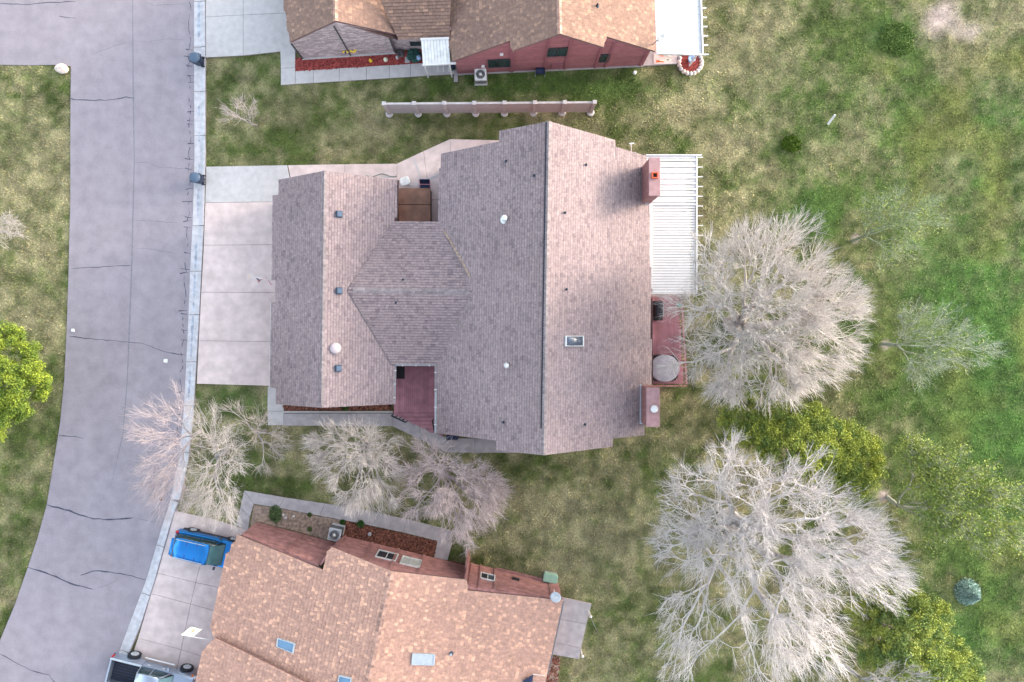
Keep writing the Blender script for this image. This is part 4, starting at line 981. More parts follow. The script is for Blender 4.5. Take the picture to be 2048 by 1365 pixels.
# ------------------------------------------------------------------ vehicles
def loft(secs, mi=0):
    """secs: list of (x, [(y,z)...]) half profiles from bottom centre to top centre, mirrored"""
    b = MB(); rows = []
    for x, pr in secs:
        full = [(y, z) for y, z in pr] + [(-y, z) for y, z in reversed(pr)]
        rows.append(len(b.v)); b.v += [(x, y, z) for y, z in full]; n = len(full)
    for r0, r1 in zip(rows[:-1], rows[1:]):
        for k in range(n): l = (k+1) % n; b.f.append((r0+k, r0+l, r1+l, r1+k)); b.m.append(mi)
    b.f.append(tuple(reversed([rows[0]+k for k in range(n)]))); b.f.append(tuple(rows[-1]+k for k in range(n))); b.m += [mi, mi]
    return b
def place_local(parts, t, loc, rz):
    t.location = loc; t.rotation_euler = (0, 0, rz)
def lpart(mb, name, m, t, smooth=True, bevel=0):
    me_o = MB.build.__wrapped__(mb) if False else None
    me = bpy.data.meshes.new(name); me.from_pydata(mb.v, [], mb.f)
    mats = m if isinstance(m, (list, tuple)) else [m]
    for q in mats: me.materials.append(q)
    if len(mats) > 1: me.polygons.foreach_set('material_index', mb.m)
    me.update(); o = link(bpy.data.objects.new(name, me)); o.parent = t
    if bevel: bv = o.modifiers.new('bevel', 'BEVEL'); bv.width = bevel; bv.segments = 3; bv.limit_method = 'ANGLE'; bv.angle_limit = math.radians(20)
    if smooth: me.polygons.foreach_set('use_smooth', [True]*len(mb.f)); 
    return o
def wheel(t, x, y, r, wd):
    sg = 1 if y > 0 else -1
    w_ = lpart(MB().cyl((x, y-wd/2, r), (x, y+wd/2, r), r, n=24), 'wheel', M['rubber'], t, smooth=False, bevel=.03)
    lpart(MB().cyl((x, y+sg*(wd/2-.02), r), (x, y+sg*(wd/2+.012), r), r*.6, n=20), 'rim', M['galv'], w_, smooth=False)
    for k in range(5):
        a = k*2*math.pi/5; lpart(MB().box((x+math.cos(a)*r*.32, y+sg*(wd/2+.02), r+math.sin(a)*r*.32), r*.5, .02, .05, ax=(Vector((math.cos(a),0,math.sin(a))), Vector((0,1,0)), Vector((-math.sin(a),0,math.cos(a))))), 'spoke', M['alu'], w_, smooth=False)
def body_sec(w0, zs, zb, wtop, zt): return [(0, zs), (w0*.92, zs), (w0, zs+.15), (w0, zb-.18), (w0*.985, zb-.04), (wtop, zt-.02), (wtop*.9, zt), (0, zt+.02)]
q = P(427, 1092); suv = thing('parked_suv', (q.x, q.y, .065), 'bright blue SUV parked on the lower driveway with its hood under the eave', 'car')
suv.rotation_euler = (0, 0, -math.radians(13))
lp = lambda mb, n_, m_, **k: lpart(mb, n_, m_, suv, **k)
lp(loft([(-2.33, body_sec(.78,.45,.85,.74,.9)), (-2.27, body_sec(.87,.32,1.0,.82,1.04)), (-1.9, body_sec(.92,.28,1.02,.88,1.06)), (-.9, body_sec(.93,.25,1.0,.88,1.03)), (.8, body_sec(.93,.25,.98,.88,1.0)), (1.5, body_sec(.92,.28,.95,.82,.98)), (2.1, body_sec(.86,.3,.84,.72,.88)), (2.35, body_sec(.7,.38,.72,.6,.76))]), 'body', M['blue_car'], bevel=.03)
def gh(x, wb, zb, wt, zt): return [(0, zb), (wb, zb), ((wb*.55+wt*.45), (zb+zt)/2+.03), (wt, zt-.05), (wt*.9, zt-.01), (0, zt+.015)]
lp(loft([(-2.2, gh(0,.78,1.0,.70,1.15)), (-1.95, gh(0,.82,1.0,.66,1.55)), (-1.5, gh(0,.84,1.0,.67,1.64)), (-.2, gh(0,.85,1.0,.69,1.68)), (.35, gh(0,.84,1.0,.67,1.63)), (1.15, gh(0,.78,.97,.62,1.03))]), 'greenhouse', M['car_glass'])
lp(loft([(-1.98, [(0,1.56),(.66,1.56),(.68,1.58),(.6,1.61),(0,1.63)]), (-1.5, [(0,1.6),(.69,1.6),(.7,1.64),(.62,1.67),(0,1.69)]), (-.2, [(0,1.64),(.70,1.64),(.72,1.68),(.64,1.71),(0,1.73)]), (.35, [(0,1.6),(.68,1.6),(.7,1.62),(.62,1.65),(0,1.67)])]), 'roof', M['blue_car'])
for x in (-1.15, -.45): lp(MB().box((x, 0, 1.705-.02*(x < -1)), .1, 1.15, .012), 'roof_groove', mat('blue_dark', (.02, .1, .33), .4), smooth=False)
lp(MB().prism([Vector((.40,-.60,1.645)), Vector((.40,.60,1.645)), Vector((1.14,.70,1.04)), Vector((1.14,-.70,1.04))], d=(.02,0,.02)), 'windscreen', M['car_screen'], smooth=False)
lp(MB().prism([Vector((-2.0,-.58,1.56)), Vector((-2.0,.58,1.56)), Vector((-2.22,.66,1.17)), Vector((-2.22,-.66,1.17))], d=(-.02,0,.01)), 'rear_window', M['car_glass'], smooth=False)
lp(loft([(-2.05, [(0,1.58),(.6,1.58),(.6,1.61),(0,1.62)]), (-2.25, [(0,1.55),(.56,1.55),(.56,1.57),(0,1.58)])][::-1]), 'spoiler', M['blue_car'])
for s_ in (-1, 1):
    for xx, zz in ((.95, .3), (-.35, .3), (-1.6, .3)):
        lp(MB().beam((xx-.05, s_*.84, 1.0), (xx-.35 if xx > .5 else xx, s_*.69, 1.6 if xx < .5 else 1.3), .05, .04), 'pillar', M['blue_car'], smooth=False)
    lp(MB().beam((-1.9, s_*.60, 1.74), (.1, s_*.62, 1.76), .04, .04), 'roof_rail', M['alu'], smooth=False)
    lp(MB().box((.75, s_*1.02, 1.08), .14, .2, .13), 'mirror', M['vent'], smooth=False, bevel=.03)
    lp(MB().box((0, s_*.92, .46), 4.1, .05, .3), 'shaded_cladding', M['plastic_dark'], smooth=False, bevel=.02)  # lower trim made taller and dark to paint shading on the body side
    lp(MB().box((-2.2, s_*.78, .98), .2, .2, .2), 'tail_lamp', M['red_lamp'], smooth=False, bevel=.03); lp(MB().box((2.14, s_*.72, .72), .25, .25, .15), 'headlight', M['white'], smooth=False, bevel=.03)
    for x in (-1.42, 1.38): wheel(suv, x, s_*.83, .37, .24); lp(MB().cyl((x, s_*.86, .37), (x, s_*.945, .37), .44, n=24), 'wheel_arch', M['plastic_dark'], smooth=False)
q = P(318, 1345); pk = thing('pickup_truck', (q.x, q.y, .04), 'silver blue pickup truck at the bottom edge with an open dark bed', 'truck'); pk.rotation_euler = (0, 0, -math.radians(14))
lp = lambda mb, n_, m_, **k: lpart(mb, n_, m_, pk, **k)
lp(loft([(-.75, body_sec(.93,.5,1.1,.9,1.16)), (1.3, body_sec(.94,.5,1.1,.9,1.16)), (2.2, body_sec(.93,.5,1.1,.84,1.2)), (2.75, body_sec(.88,.55,1.05,.76,1.12)), (2.95, body_sec(.8,.6,.9,.7,.98))]), 'body', M['silver_car'], bevel=.03)
bedm = MB()
for s_ in (-1, 1): bedm.box((-1.85, s_*.88, .86), 2.15, .12, .68)
bedm.box((-2.88, 0, .86), .1, 1.86, .68); bedm.box((-.80, 0, .86), .08, 1.86, .68); bedm.box((-1.85, 0, .6), 2.1, 1.7, .06)
lp(bedm, 'bed', M['silver_car'], smooth=False, bevel=.03)
lp(MB().box((-1.85, 0, .645), 2.0, 1.62, .02), 'bed_liner', M['black'], smooth=False)
for k in range(8): lp(MB().box((-1.85, -.7+k*.2, .66), 1.95, .08, .02), 'liner_rib', M['bin_dark'], smooth=False)
for s_ in (-1, 1): lp(MB().box((-1.85, s_*.88, 1.215), 2.15, .13, .03), 'bed_rail', M['alu'], smooth=False, bevel=.01)
lp(loft([(-.85, gh(0,.82,1.12,.68,1.2)), (-.72, gh(0,.86,1.12,.72,1.76)), (.2, gh(0,.87,1.12,.74,1.82)), (.75, gh(0,.86,1.12,.72,1.77)), (1.45, gh(0,.82,1.12,.66,1.2))]), 'cab', M['car_glass'])
lp(loft([(-.75, [(0,1.74),(.72,1.74),(.74,1.77),(.66,1.8),(0,1.83)]), (.2, [(0,1.79),(.75,1.79),(.77,1.82),(.68,1.86),(0,1.88)]), (.78, [(0,1.74),(.72,1.74),(.73,1.77),(.66,1.8),(0,1.82)])]), 'roof', M['silver_car'])
lp(MB().prism([Vector((.80,-.66,1.79)), Vector((.80,.66,1.79)), Vector((1.44,.76,1.22)), Vector((1.44,-.76,1.22))], d=(.02,0,.02)), 'windscreen', M['car_screen'], smooth=False)
for s_ in (-1, 1):
    for xx, xt in ((.1, .1), (-.78, -.72), (1.3, .8)): lp(MB().beam((xx, s_*.865, 1.14), (xt, s_*.735, 1.8), .07, .05), 'pillar', M['silver_car'], smooth=False)
    lp(MB().cyl((-.9, s_*1.08, .52), (1.15, s_*1.08, .52), .05, n=10), 'side_step', M['white'], smooth=False)
    lp(MB().box((1.05, s_*1.1, 1.25), .16, .26, .2), 'mirror', M['silver_car'], smooth=False, bevel=.03)
    for xx in (-.35, .65): lp(MB().box((xx, s_*.95, 1.02), .2, .04, .05), 'door_handle', M['white'], smooth=False)
    lp(MB().box((2.78, s_*.8, .92), .2, .2, .2), 'headlight', M['white'], smooth=False, bevel=.03); lp(MB().box((2.62, s_*.9, .92), .18, .1, .14), 'indicator', M['amber'], smooth=False)
    lp(MB().box((-2.88, s_*.92, .95), .12, .12, .3), 'tail_lamp', M['red_lamp'], smooth=False)
    for x in (-1.72, 1.95):
        wheel(pk, x, s_*.97, .43, .30); lp(MB().cyl((x, s_*.80, .5), (x, s_*.96, .5), .54, n=24), 'wheel_arch', M['silver_car'], smooth=False, bevel=.03)
lp(MB().box((-2.97, 0, .6), .12, 1.8, .2), 'bumper', M['plastic_dark'], smooth=False, bevel=.03)

# ------------------------------------------------------------------ small things
def boulder(px, r, label, m=None, sq=.55, sx=1.4, rz=.3):
    q = P(*px); b = MB().blob((0,0,0), r, sq, .12, 12); c_, s_ = math.cos(rz), math.sin(rz)
    b.v = [(q.x+(x*sx*c_-y*s_), q.y+(x*sx*s_+y*c_), z+r*sq*.6) for x, y, z in b.v]; o = b.build('boulder', m or M['rock'], smooth=True); tag(o, label, 'rock'); sb = o.modifiers.new('s', 'SUBSURF'); sb.levels = sb.render_levels = 1
    return o
boulder((126,139), .38, 'pale boulder at the grass corner where the side road joins', rz=-.25)
q = P(1100, 1152); ub = thing('utility_box', (q.x, q.y, 0), 'pale green utility box on the grass above the bottom house', 'utility box')
pr = rr_poly((q.x-.0, q.y, .1), .95, .58, .1, rz=-.2); MB().prism(pr, -.05, .08).build('pad', M['conc_grey'], ub)
MB().prism(rr_poly((q.x, q.y, .1), .9, .52, .08, rz=-.2), .08, .46).build('cabinet', M['green_box'], ub, bevel=.02); MB().prism(rr_poly((q.x, q.y, .1), .98, .58, .1, rz=-.2), .46, .54).build('lid', M['green_box'], ub, bevel=.03)
q = P(1658, 244); tag(MB().beam(Vector((q.x-.1, q.y-.2, .05)), Vector((q.x+.16, q.y+.32, .55)), .13, .1).build('marker_post', M['white_dirty']), 'slanting white marker post standing alone on the upper right lawn', 'post')
q = P(394, 929); lm = thing('yard_lamp', (q.x, q.y, 0), 'white globe lamp on a post under the bare kerbside trees', 'lamp')
MB().cyl((q.x, q.y, 0), (q.x, q.y, 1.7), .04).build('pole', M['frame_dark'], lm); MB().blob((q.x, q.y, 1.85), .16, 1, 0, 16).build('globe', M['white'], lm, smooth=True)
q = P(1269, 147); tag(MB().lathe((q.x, q.y, 0), [(.12, 0), (.12, .18), (.1, .22), (.02, .23)], 14).build('irrigation_cap', M['white_dirty']), 'white capped pipe stub on dark grass under the rose wall', 'pipe')
q = P(1080, 146); hr = thing('hose_reel', (q.x, q.y, 0), 'black hose reel against the rose sided wall', 'hose reel')
for dx in (-.3, .3): MB().cyl((q.x+dx-.02, q.y, .4), (q.x+dx+.02, q.y, .4), .32, n=18).build('disc', M['black'], hr)
MB().cyl((q.x-.28, q.y, .4), (q.x+.28, q.y, .4), .24, n=18).build('hose', M['navy'], hr)
for dx in (-.3, .3): MB().beam((q.x+dx*1.1, q.y-.25, 0), (q.x+dx*1.1, q.y, .45), .04, .04).build('leg', M['alu'], hr)
q = P(912, 157); tag(MB().box((q.x, q.y+.1, .06), .28, .75, .12).build('splash_block', M['conc_grey'], bevel=.02), 'narrow concrete splash block at the left foot of the rose sided wall', 'block')
# front bed ornaments
def spinner(px, label, m1):
    q = P(*px); t = thing('garden_spinner', (q.x, q.y, 0), label, 'garden ornament', 'yellow garden spinners'); top = Vector((q.x, q.y, .95)); MB().cyl((q.x, q.y, 0), top, .012, n=6).build('stem', M['frame_dark'], t)
    for k in range(8):
        a = k*math.pi/4; d = Vector((math.cos(a), math.sin(a)*.75, .35*math.sin(a))); s_ = Vector((-math.sin(a), math.cos(a), 0))
        b = MB(); b.prism([top+d*.05, top+d*.2+s_*.07, top+d*.3, top+d*.2-s_*.07], d=(0,0,.015)).build('petal', M['yellow'] if k % 2 else m1, t)
    MB().blob(top+Vector((0,0,.02)), .07, .6, 0).build('centre', M['frame_dark'], t)
spinner((697,112), 'yellow garden spinner left of the downpipe in the red mulch bed', M['frame_dark']); spinner((712,111), 'yellow garden spinner right of the downpipe in the red mulch bed', M['yellow'])
for (u, v, r, nm, lab, m_) in ((742,123,.13,'ornament','small yellowish ornament in the middle of the red mulch bed',M['yellow']), (772,121,.16,'ornament','pale cream ornament in the red mulch bed, right of the yellowish one',M['cream']), (795,117,.12,'ornament','small pale stone ornament near the teal shrub',M['conc_white'])):
    q = P(u, v); o = MB().lathe((q.x, q.y, 0), [(r*.8, 0), (r, .1), (r*.6, .18), (r*.75, .26), (r*.3, .33), (.01, .34)], 12).build('garden_ornament', m_, smooth=True); tag(o, lab, 'garden ornament')
q = P(838, 118); o = MB().blob((q.x, q.y, .2), .19, 1, 0, 16).build('gazing_ball', M['blue_glaze'], smooth=True); tag(o, 'pale blue glass ball right of the teal shrub in the mulch bed', 'ornament')
q = P(815, 121); tag(MB().box((q.x, q.y, .04), .35, .42, .09).build('stepping_stone', M['conc_grey'], bevel=.02), 'square grey stone under the teal shrub at the path edge', 'stone')
q = P(905, 137); pp2 = thing('flower_pot', (q.x, q.y, 0), 'potted plant at the right end of the small white porch roof', 'plant'); MB().lathe((q.x, q.y, 0), [(.13, 0), (.18, .3), (.2, .32), (.16, .32)], 14).build('pot', M['navy'], pp2)
for dxx in (.0,):
    for k in range(3):
        MB().box((P(876+k*11, 136).x, P(876, 137).y, .062), .07, .55, .012).build('plank', M['white_dirty'], bpy.data.objects['north_front_path'])
# round planter
q = P(1380, 126); rp = thing('round_planter', (q.x, q.y, 0), 'round red mulch bed ringed by pale stones at the patio corner', 'planter')
MB().lathe((q.x, q.y, 0), [(.72, -.05), (.72, .1), (.02, .13)], 22).build('mulch', M['mulch_red'], rp); PAVED.append([(1358,106),(1402,106),(1402,148),(1358,148)])
for k in range(17):
    a = -math.pi*1.12 + k*2*math.pi/19; p = Vector((q.x+math.cos(a)*.78, q.y+math.sin(a)*.78, .08)); MB().blob(p, .16, .7, .12, 8).build('stone', M['rock'] if k % 3 else M['conc_white'], rp, smooth=True)
o = MB().lathe((q.x-.02, q.y+.1, .1), [(.16, 0), (.1, .1), (.1, .3), (.24, .38), (.26, .42), (.2, .42), (.05, .36)], 18).build('bird_bath', M['blue_glaze'], smooth=True); tag(o, 'pale blue bird bath in the round red planter', 'bird bath')
q = P(1330, 119); mt = thing('outdoor_rug', (q.x, q.y, .06), 'faded orange patterned rug on the patio of the rose sided house', 'rug')
MB().box((q.x, q.y, .075), 1.6, .7, .02).build('rug', M['conc_pink'], mt)
for k in range(9): MB().box((q.x+random.uniform(-.6, .6), q.y+random.uniform(-.25, .25), .089), .25, .08, .008, random.uniform(-.6, .6)).build('pattern_patch', M['orange'] if k % 2 else M['cream'], mt)
for u, v, lab in ((1178,1222,'pale post top at the upper right corner of the bottom patio'), (1162,1300,'pale post top at the lower right corner of the bottom patio')):
    q = P(u, v); t = thing('patio_post', (q.x, q.y, 0), lab, 'post', 'posts of the bottom patio'); MB().box((q.x, q.y, .45), .08, .08, .9).build('post', M['white_dirty'], t); MB().blob((q.x, q.y, .94), .1, .8, .05).build('cap', M['white'], t, smooth=True)
q = P(1187,1235); t = thing('wire_trellis', (q.x, q.y, 0), 'leaning wire trellis beside the bottom patio', 'trellis')
for k in range(6): MB().cyl(P(1179+k*1.5,1228+k*4,.02), P(1188+k*1.6,1250+k*3,.9), .008, n=5).build('wire', M['alu'], t)
for u, v, s_, lab in ((332,722,.14,'white scrap of litter on the asphalt near the kerb'), (147,661,.12,'white scrap of litter near the left edge of the road')):
    q = P(u, v); o = MB().prism([Vector((q.x+dx*s_, q.y+dy*s_, .03)) for dx, dy in ((-1,-.7),(.8,-1),(1,.6),(.2,1),(-.9,.8))], d=(0,0,.05)).build('litter', M['white']); tag(o, lab, 'litter')
q = P(323, 998); o = MB().blob((q.x, q.y, .06), .12, .5, .3).build('leaf_litter', M['mulch_brown']); tag(o, 'small brown clump on the road under the kerbside trees', 'litter')
for i, (u, v) in enumerate(((567,1030),(572,1036),(587,1033))):
    q = P(u, v); b = MB().blob((q.x, q.y, .06), .11, .6, .15, 8).build('stone', M['conc_white'], smooth=True); tag(b, ['white stone, left one of the pair on bare soil', 'white stone, lower one of the pair on bare soil', 'single white stone right of the pair on bare soil'][i], 'stone', 'white stones on bare soil')
q = P(740, 1068); tag(MB().lathe((q.x, q.y, .03), [(.12, 0), (.12, .1), (.02, .12)], 12).build('valve_cap', M['alu']), 'small grey valve cap in the brown mulch bed', 'cap')
q = P(745, 817); 
q = P(905, 874); o = MB().prism(rr_poly((q.x, q.y, 0), .8, .35, .1), .05, .5).build('storage_tub', M['navy'], bevel=.03); tag(o, 'dark navy tub half hidden by the lower eave of the middle house', 'tub')
q = P(1262,305)
# garden hose by the garage eave
hs = MB(); prev = None
for k in range(40):
    t_ = k/39; p = P(732+t_*62, 351+3*math.sin(t_*9), .09)
    if prev: hs.cyl(prev, p, .02, n=6)
    prev = p
tag(hs.build('garden_hose', M['teal']), 'green hose lying along the path above the garage roof', 'hose')

# ------------------------------------------------------------------ grass tufts
def grass(n):
    U = rng.uniform(-20, 2070, n); V = rng.uniform(-20, 1390, n); ok = np.ones(n, bool)
    for pl in PAVED: ok &= ~pip(U, V, pl)
    U, V = U[ok], V[ok]; x = (U-NU)*K; y = -(V-NV)*K; n = len(x)
    col, soil = grass_col(x, y); keep = rng.random(n) > soil*1.2; x, y, col = x[keep], y[keep], col[keep]; n = len(x)
    clump = .4+1.2*vnoise(x, y, .45, 60, 60)
    col = np.clip(col*rng.uniform(.75, 1.45, (n, 1))*np.stack([rng.uniform(.9, 1.12, n), np.ones(n), rng.uniform(.85, 1.1, n)], 1), 0, 1)
    a = rng.uniform(0, 2*np.pi, n); L = rng.uniform(.05, .13, n)*clump; h = rng.uniform(.03, .1, n)*clump; wd = rng.uniform(.018, .04, n)
    zb = .05*(vnoise(x, y, 4.)-.5)+.05*(vnoise(x, y, .6, 9, 9)-.5)-.05
    dx, dy = np.cos(a), np.sin(a)
    p0 = np.stack([x-dy*wd, y+dx*wd, zb], 1); p1 = np.stack([x+dy*wd, y-dx*wd, zb], 1); p2 = np.stack([x+dx*L, y+dy*L, zb+h], 1)
    Vt = np.stack([p0, p1, p2], 1).reshape(-1, 3); Fq = np.arange(3*n).reshape(-1, 3)
    o = np_mesh('grass', Vt, Fq, M['blade'], col=np.repeat(col, 3, 0), kind='stuff')
    tag(o, 'patchy green and straw coloured lawn grass around the houses', 'grass')
grass(420000)

# ------------------------------------------------------------------ trees
def kmeans(P_, k):
    c = P_[rng.choice(len(P_), k, replace=False)]
    for _ in range(4):
        d = ((P_[:, None]-c[None])**2).sum(-1); l = d.argmin(1)
        for j in range(k):
            if (l == j).any(): c[j] = P_[l == j].mean(0)
    return l
def skeleton(base, tips, first_h, jit=.12, frac=.36, k0=5, sag=.0):
    segs = []
    def rec(p, dirn, T, depth):
        n = len(T)
        if n == 1:
            segs.append((p, T[0], n, depth)); return
        k = k0 if depth == 0 else (2 if (n < 6 or random.random() < .6) else 3)
        k = min(k, n); l = kmeans(T, k) if n > k else np.arange(n)
        for j in range(k):
            t = T[l == j]
            if not len(t): continue
            c = t.mean(0); f = frac*random.uniform(.8, 1.25) if len(t) > 1 else 1
            if len(t) == 1: segs.append((p, t[0], 1, depth)); continue
            q = p+(c-p)*f; L = np.linalg.norm(q-p)
            q = q+rng.normal(0, jit*L*.5, 3); m = (p+q)/2+rng.normal(0, jit*L*.35, 3)+np.array([0, 0, -sag*L])
            segs.append((p, m, len(t), depth)); segs.append((m, q, len(t), depth)); rec(q, None, t, depth+1)
    b = np.array(base); top = b+np.array([random.uniform(-.2, .2), random.uniform(-.2, .2), first_h])
    segs.append((b, top, len(tips)*1.4, 0)); rec(top, None, tips, 0)
    return segs
def tubes(P0, P1, R0, R1, ns):
    d = P1-P0; L = np.linalg.norm(d, axis=1, keepdims=True)+1e-6; d = d/L
    up = np.where(np.abs(d[:, 2:3]) < .9, np.array([[0, 0, 1.]]), np.array([[1., 0, 0]]))
    x = np.cross(up, d); x /= np.linalg.norm(x, axis=1, keepdims=True)+1e-9; y = np.cross(d, x)
    n = len(P0); V = np.zeros((n, 2*ns, 3))
    for k in range(ns):
        a = 2*np.pi*k/ns; o = x*np.cos(a)+y*np.sin(a)
        V[:, k] = P0+o*R0[:, None]; V[:, ns+k] = P1+d*R1[:, None]*.3+o*R1[:, None]
    base = (np.arange(n)*2*ns)[:, None]
    F_ = np.concatenate([np.concatenate([base+k, base+(k+1) % ns, base+ns+(k+1) % ns, base+ns+k], 1) for k in range(ns)], 0)
    return V.reshape(-1, 3), F_
def crown_tips(blobs, n, ztop, zdrop, zthick, cu, cv, thin=.22):
    """blobs: (u, v, r_px, weight) as they show in the photo; returns points"""
    n0 = n; n = int(n*2.2)
    w = np.array([b[2]**2*b[3] for b in blobs]); w = w/w.sum(); k = rng.choice(len(blobs), n, p=w)
    B = np.array([b[:3] for b in blobs])[k]; a = rng.uniform(0, 2*np.pi, n); r = B[:, 2]*np.sqrt(rng.random(n))
    U = B[:, 0]+r*np.cos(a); V = B[:, 1]+r*np.sin(a)
    g_ = vnoise(U, V, 21., 3.3, 8.1)*.65+vnoise(U, V, 9., 7.3, 1.1)*.35; o_k = np.argsort(-(g_+thin*rng.random(n)))[:n0]; U, V = U[o_k], V[o_k]; n = n0
    R = max(b[2]+math.hypot(b[0]-cu, b[1]-cv) for b in blobs)
    rel = np.hypot(U-cu, V-cv)/R
    z = ztop - zdrop*rel**1.7 - zthick*rng.random(n)**1.5
    kk = K*(H-z)/H
    return np.stack([(U-NU)*kk, -(V-NV)*kk, z], 1)
def bare_tree(name, label, cat, base, blobs, c, n, ztop, zdrop, zthick, first_h, col, fan=5, tl=.7, rt=.008, k0=5, rscale=1, group=None, tcol=None, jit=.12, spread=.55, thin=.4, frac=.36, fanup=.25):
    b = P(*base); T = crown_tips(blobs, n, ztop, zdrop, zthick, *c, thin=thin)
    t = thing(name, (b.x, b.y, 0), label, cat, group)
    sg = skeleton((b.x, b.y, -.05), T, first_h, jit, frac, k0)
    P0 = np.array([s[0] for s in sg]); P1 = np.array([s[1] for s in sg]); nn = np.array([s[2] for s in sg], float)
    R = rt*1.1*rscale*nn**.47
    dp = np.array([s[3] for s in sg]); big = nn > max(12, n*.04)
    col = np.array(col); tc = np.array(tcol if tcol is not None else col*.8)
    def mk(nm, msk, ns, parent):
        V, F_ = tubes(P0[msk], P1[msk], R[msk]*1.06, R[msk]*.9, ns)
        cc = np.repeat(np.clip((tc if nm != 'branches' else col)*rng.uniform(.8, 1.15, (msk.sum(), 1)), 0, 1), 2*ns, 0)
        return np_mesh(nm, V, F_, M['bark'], parent, col=cc)
    tr = mk('trunk', (dp == 0) & (nn > n), 8, t)
    mk('limbs', big & ~((dp == 0) & (nn > n)), 7, t)
    br = mk('branches', ~big, 4, t)
    # fine twigs fanned beyond each branch end
    tips = P1[nn == 1]; st = P0[nn == 1]; d = tips-st; L = np.linalg.norm(d, axis=1, keepdims=True)+1e-6; d /= L
    out = tips-np.array([b.x, b.y, max(1.5, first_h*.8)]); out /= np.linalg.norm(out, axis=1, keepdims=True)
    m = len(tips); A = np.repeat(np.arange(m), fan); f = rng.uniform(.15, 1, (m*fan, 1))
    s0 = st[A]+(tips-st)[A]*f
    dirn = d[A]*.45+out[A]*.75+rng.normal(0, spread*.6, (m*fan, 3)); dirn[:, 2] = dirn[:, 2]*.8+fanup; dirn /= np.linalg.norm(dirn, axis=1, keepdims=True)
    LL = rng.uniform(.45, 1.25, (m*fan, 1))*tl
    mid = s0+dirn*LL*.5; dir2 = dirn+rng.normal(0, .16, dirn.shape); e = mid+dir2*LL*.5
    # side shoots
    s3 = mid; d3 = dirn+rng.normal(0, .5, dirn.shape); e3 = s3+d3/np.linalg.norm(d3, axis=1, keepdims=True)*LL*.45
    Q0 = np.concatenate([s0, mid, s3]); Q1 = np.concatenate([mid, e, e3]); r0 = np.concatenate([np.full(m*fan, rt), np.full(m*fan, rt*.8), np.full(m*fan, rt*.7)]); r1 = np.concatenate([np.full(m*fan, rt*.85), np.full(m*fan, rt*.4), np.full(m*fan, rt*.4)])
    V, F_ = tubes(Q0, Q1, r0, r1, 3)
    cc = np.repeat(np.clip(col*rng.uniform(.6, 1.3, (len(Q0), 1)), 0, 1), 6, 0)
    np_mesh('twigs', V, F_, M['bark'], t, col=cc, kind='stuff')
    return t, T
PALE = (.68, .635, .61)
bare_tree('bare_tree', 'large pale leafless tree beside the slatted patio cover and side deck', 'tree', (1462,648),
  [(1540,560,125,1),(1610,640,125,1),(1470,540,90,1),(1430,640,80,.8),(1440,720,75,1),(1520,720,100,1),(1640,600,80,1),(1640,710,80,1),(1375,610,30,.7),(1365,700,30,.5),(1342,605,20,.8),(1335,690,14,.7),(1345,735,18,.8),(1340,640,14,.5),(1510,470,30,.7),(1600,490,60,.8),(1680,640,50,.9),(1450,770,35,1),(1580,755,55,1),(1400,500,35,.6)],
  (1540,630), 2600, 10.5, 4.0, 3.5, 1.8, PALE, thin=.55, fan=5, tl=.85, rt=.0092, k0=6, rscale=1.2, tcol=(.42, .38, .36))
bare_tree('bare_tree', 'largest leafless tree, silver grey, on the lower lawn right of the bottom house', 'tree', (1455,1035),
  [(1400,1010,80,1),(1440,930,45,1),(1370,960,40,.8),(1500,980,70,.9),(1380,1090,75,1),(1480,1080,90,1),(1600,1040,110,1),(1690,1080,90,1),(1760,1130,70,1),(1540,1170,100,1),(1640,1180,80,.8),(1580,1270,65,.9),(1640,1310,65,.9),(1380,1240,70,.55),(1360,1310,50,.7),(1530,1320,60,.8),(1620,960,60,.8),(1700,1030,50,.8),(1790,1180,40,.8),(1460,890,25,.8)],
  (1540,1090), 2500, 11, 4.5, 4.5, 1.8, (.67, .64, .645), fan=5, tl=.95, rt=.0095, k0=7, rscale=1.35, frac=.42, spread=.45, tcol=(.45, .42, .42))
bare_tree('street_tree', 'pinkish leafless tree overhanging the road, leftmost of the kerbside trees', 'tree', (402,862),
  [(330,830,45,1.2),(305,880,48,1.3),(315,940,50,1.3),(340,990,48,1.2),(285,850,30,1),(365,820,40,.8),(375,900,45,1),(350,780,20,.6),(290,820,25,.4)], (345,890), 420, 8.5, 2.5, 3, 1.5, (.50, .43, .45), fan=4, tl=1.0, rt=.0052, k0=5, group='leafless trees on the corner lawn')
bare_tree('street_tree', 'tall grey leafless tree just right of the kerb on the corner lawn', 'tree', (452,903),
  [(420,860,45,1),(450,900,50,1),(420,940,50,1),(430,1000,50,1),(460,1030,30,.8),(405,820,30,.7),(480,930,25,.6),(400,1020,40,.7)], (430,930), 560, 8, 2.5, 3.5, 1.5, (.52, .49, .48), fan=4, tl=.8, rt=.007, k0=5, group='leafless trees on the corner lawn')
bare_tree('street_tree', 'small forked leafless tree nearest the bright path corner', 'tree', (531,862),
  [(470,830,28,1),(455,825,15,.7),(500,850,20,.6),(545,870,30,1),(560,890,22,1),(520,830,18,.6),(530,920,25,.7),(505,880,15,.5)], (505,862), 130, 5, 1.2, 1.5, 1.6, (.52, .47, .44), fan=5, tl=.7, rt=.008, k0=4, group='leafless trees on the corner lawn', rscale=1.3)
bare_tree('bare_tree', 'cream coloured leafless tree between the two lower paths, left of the brown one', 'tree', (735,890),
  [(655,885,40,1),(630,900,24,.6),(720,885,45,1),(760,895,35,.8),(660,930,35,.7),(720,960,55,1),(700,1000,25,.8),(760,1000,35,.8),(770,950,35,.7),(640,890,25,.7)], (715,930), 800, 6, 1.8, 2.2, 1.2, (.66, .60, .57), fan=5, tl=.75, rt=.0085, k0=6)
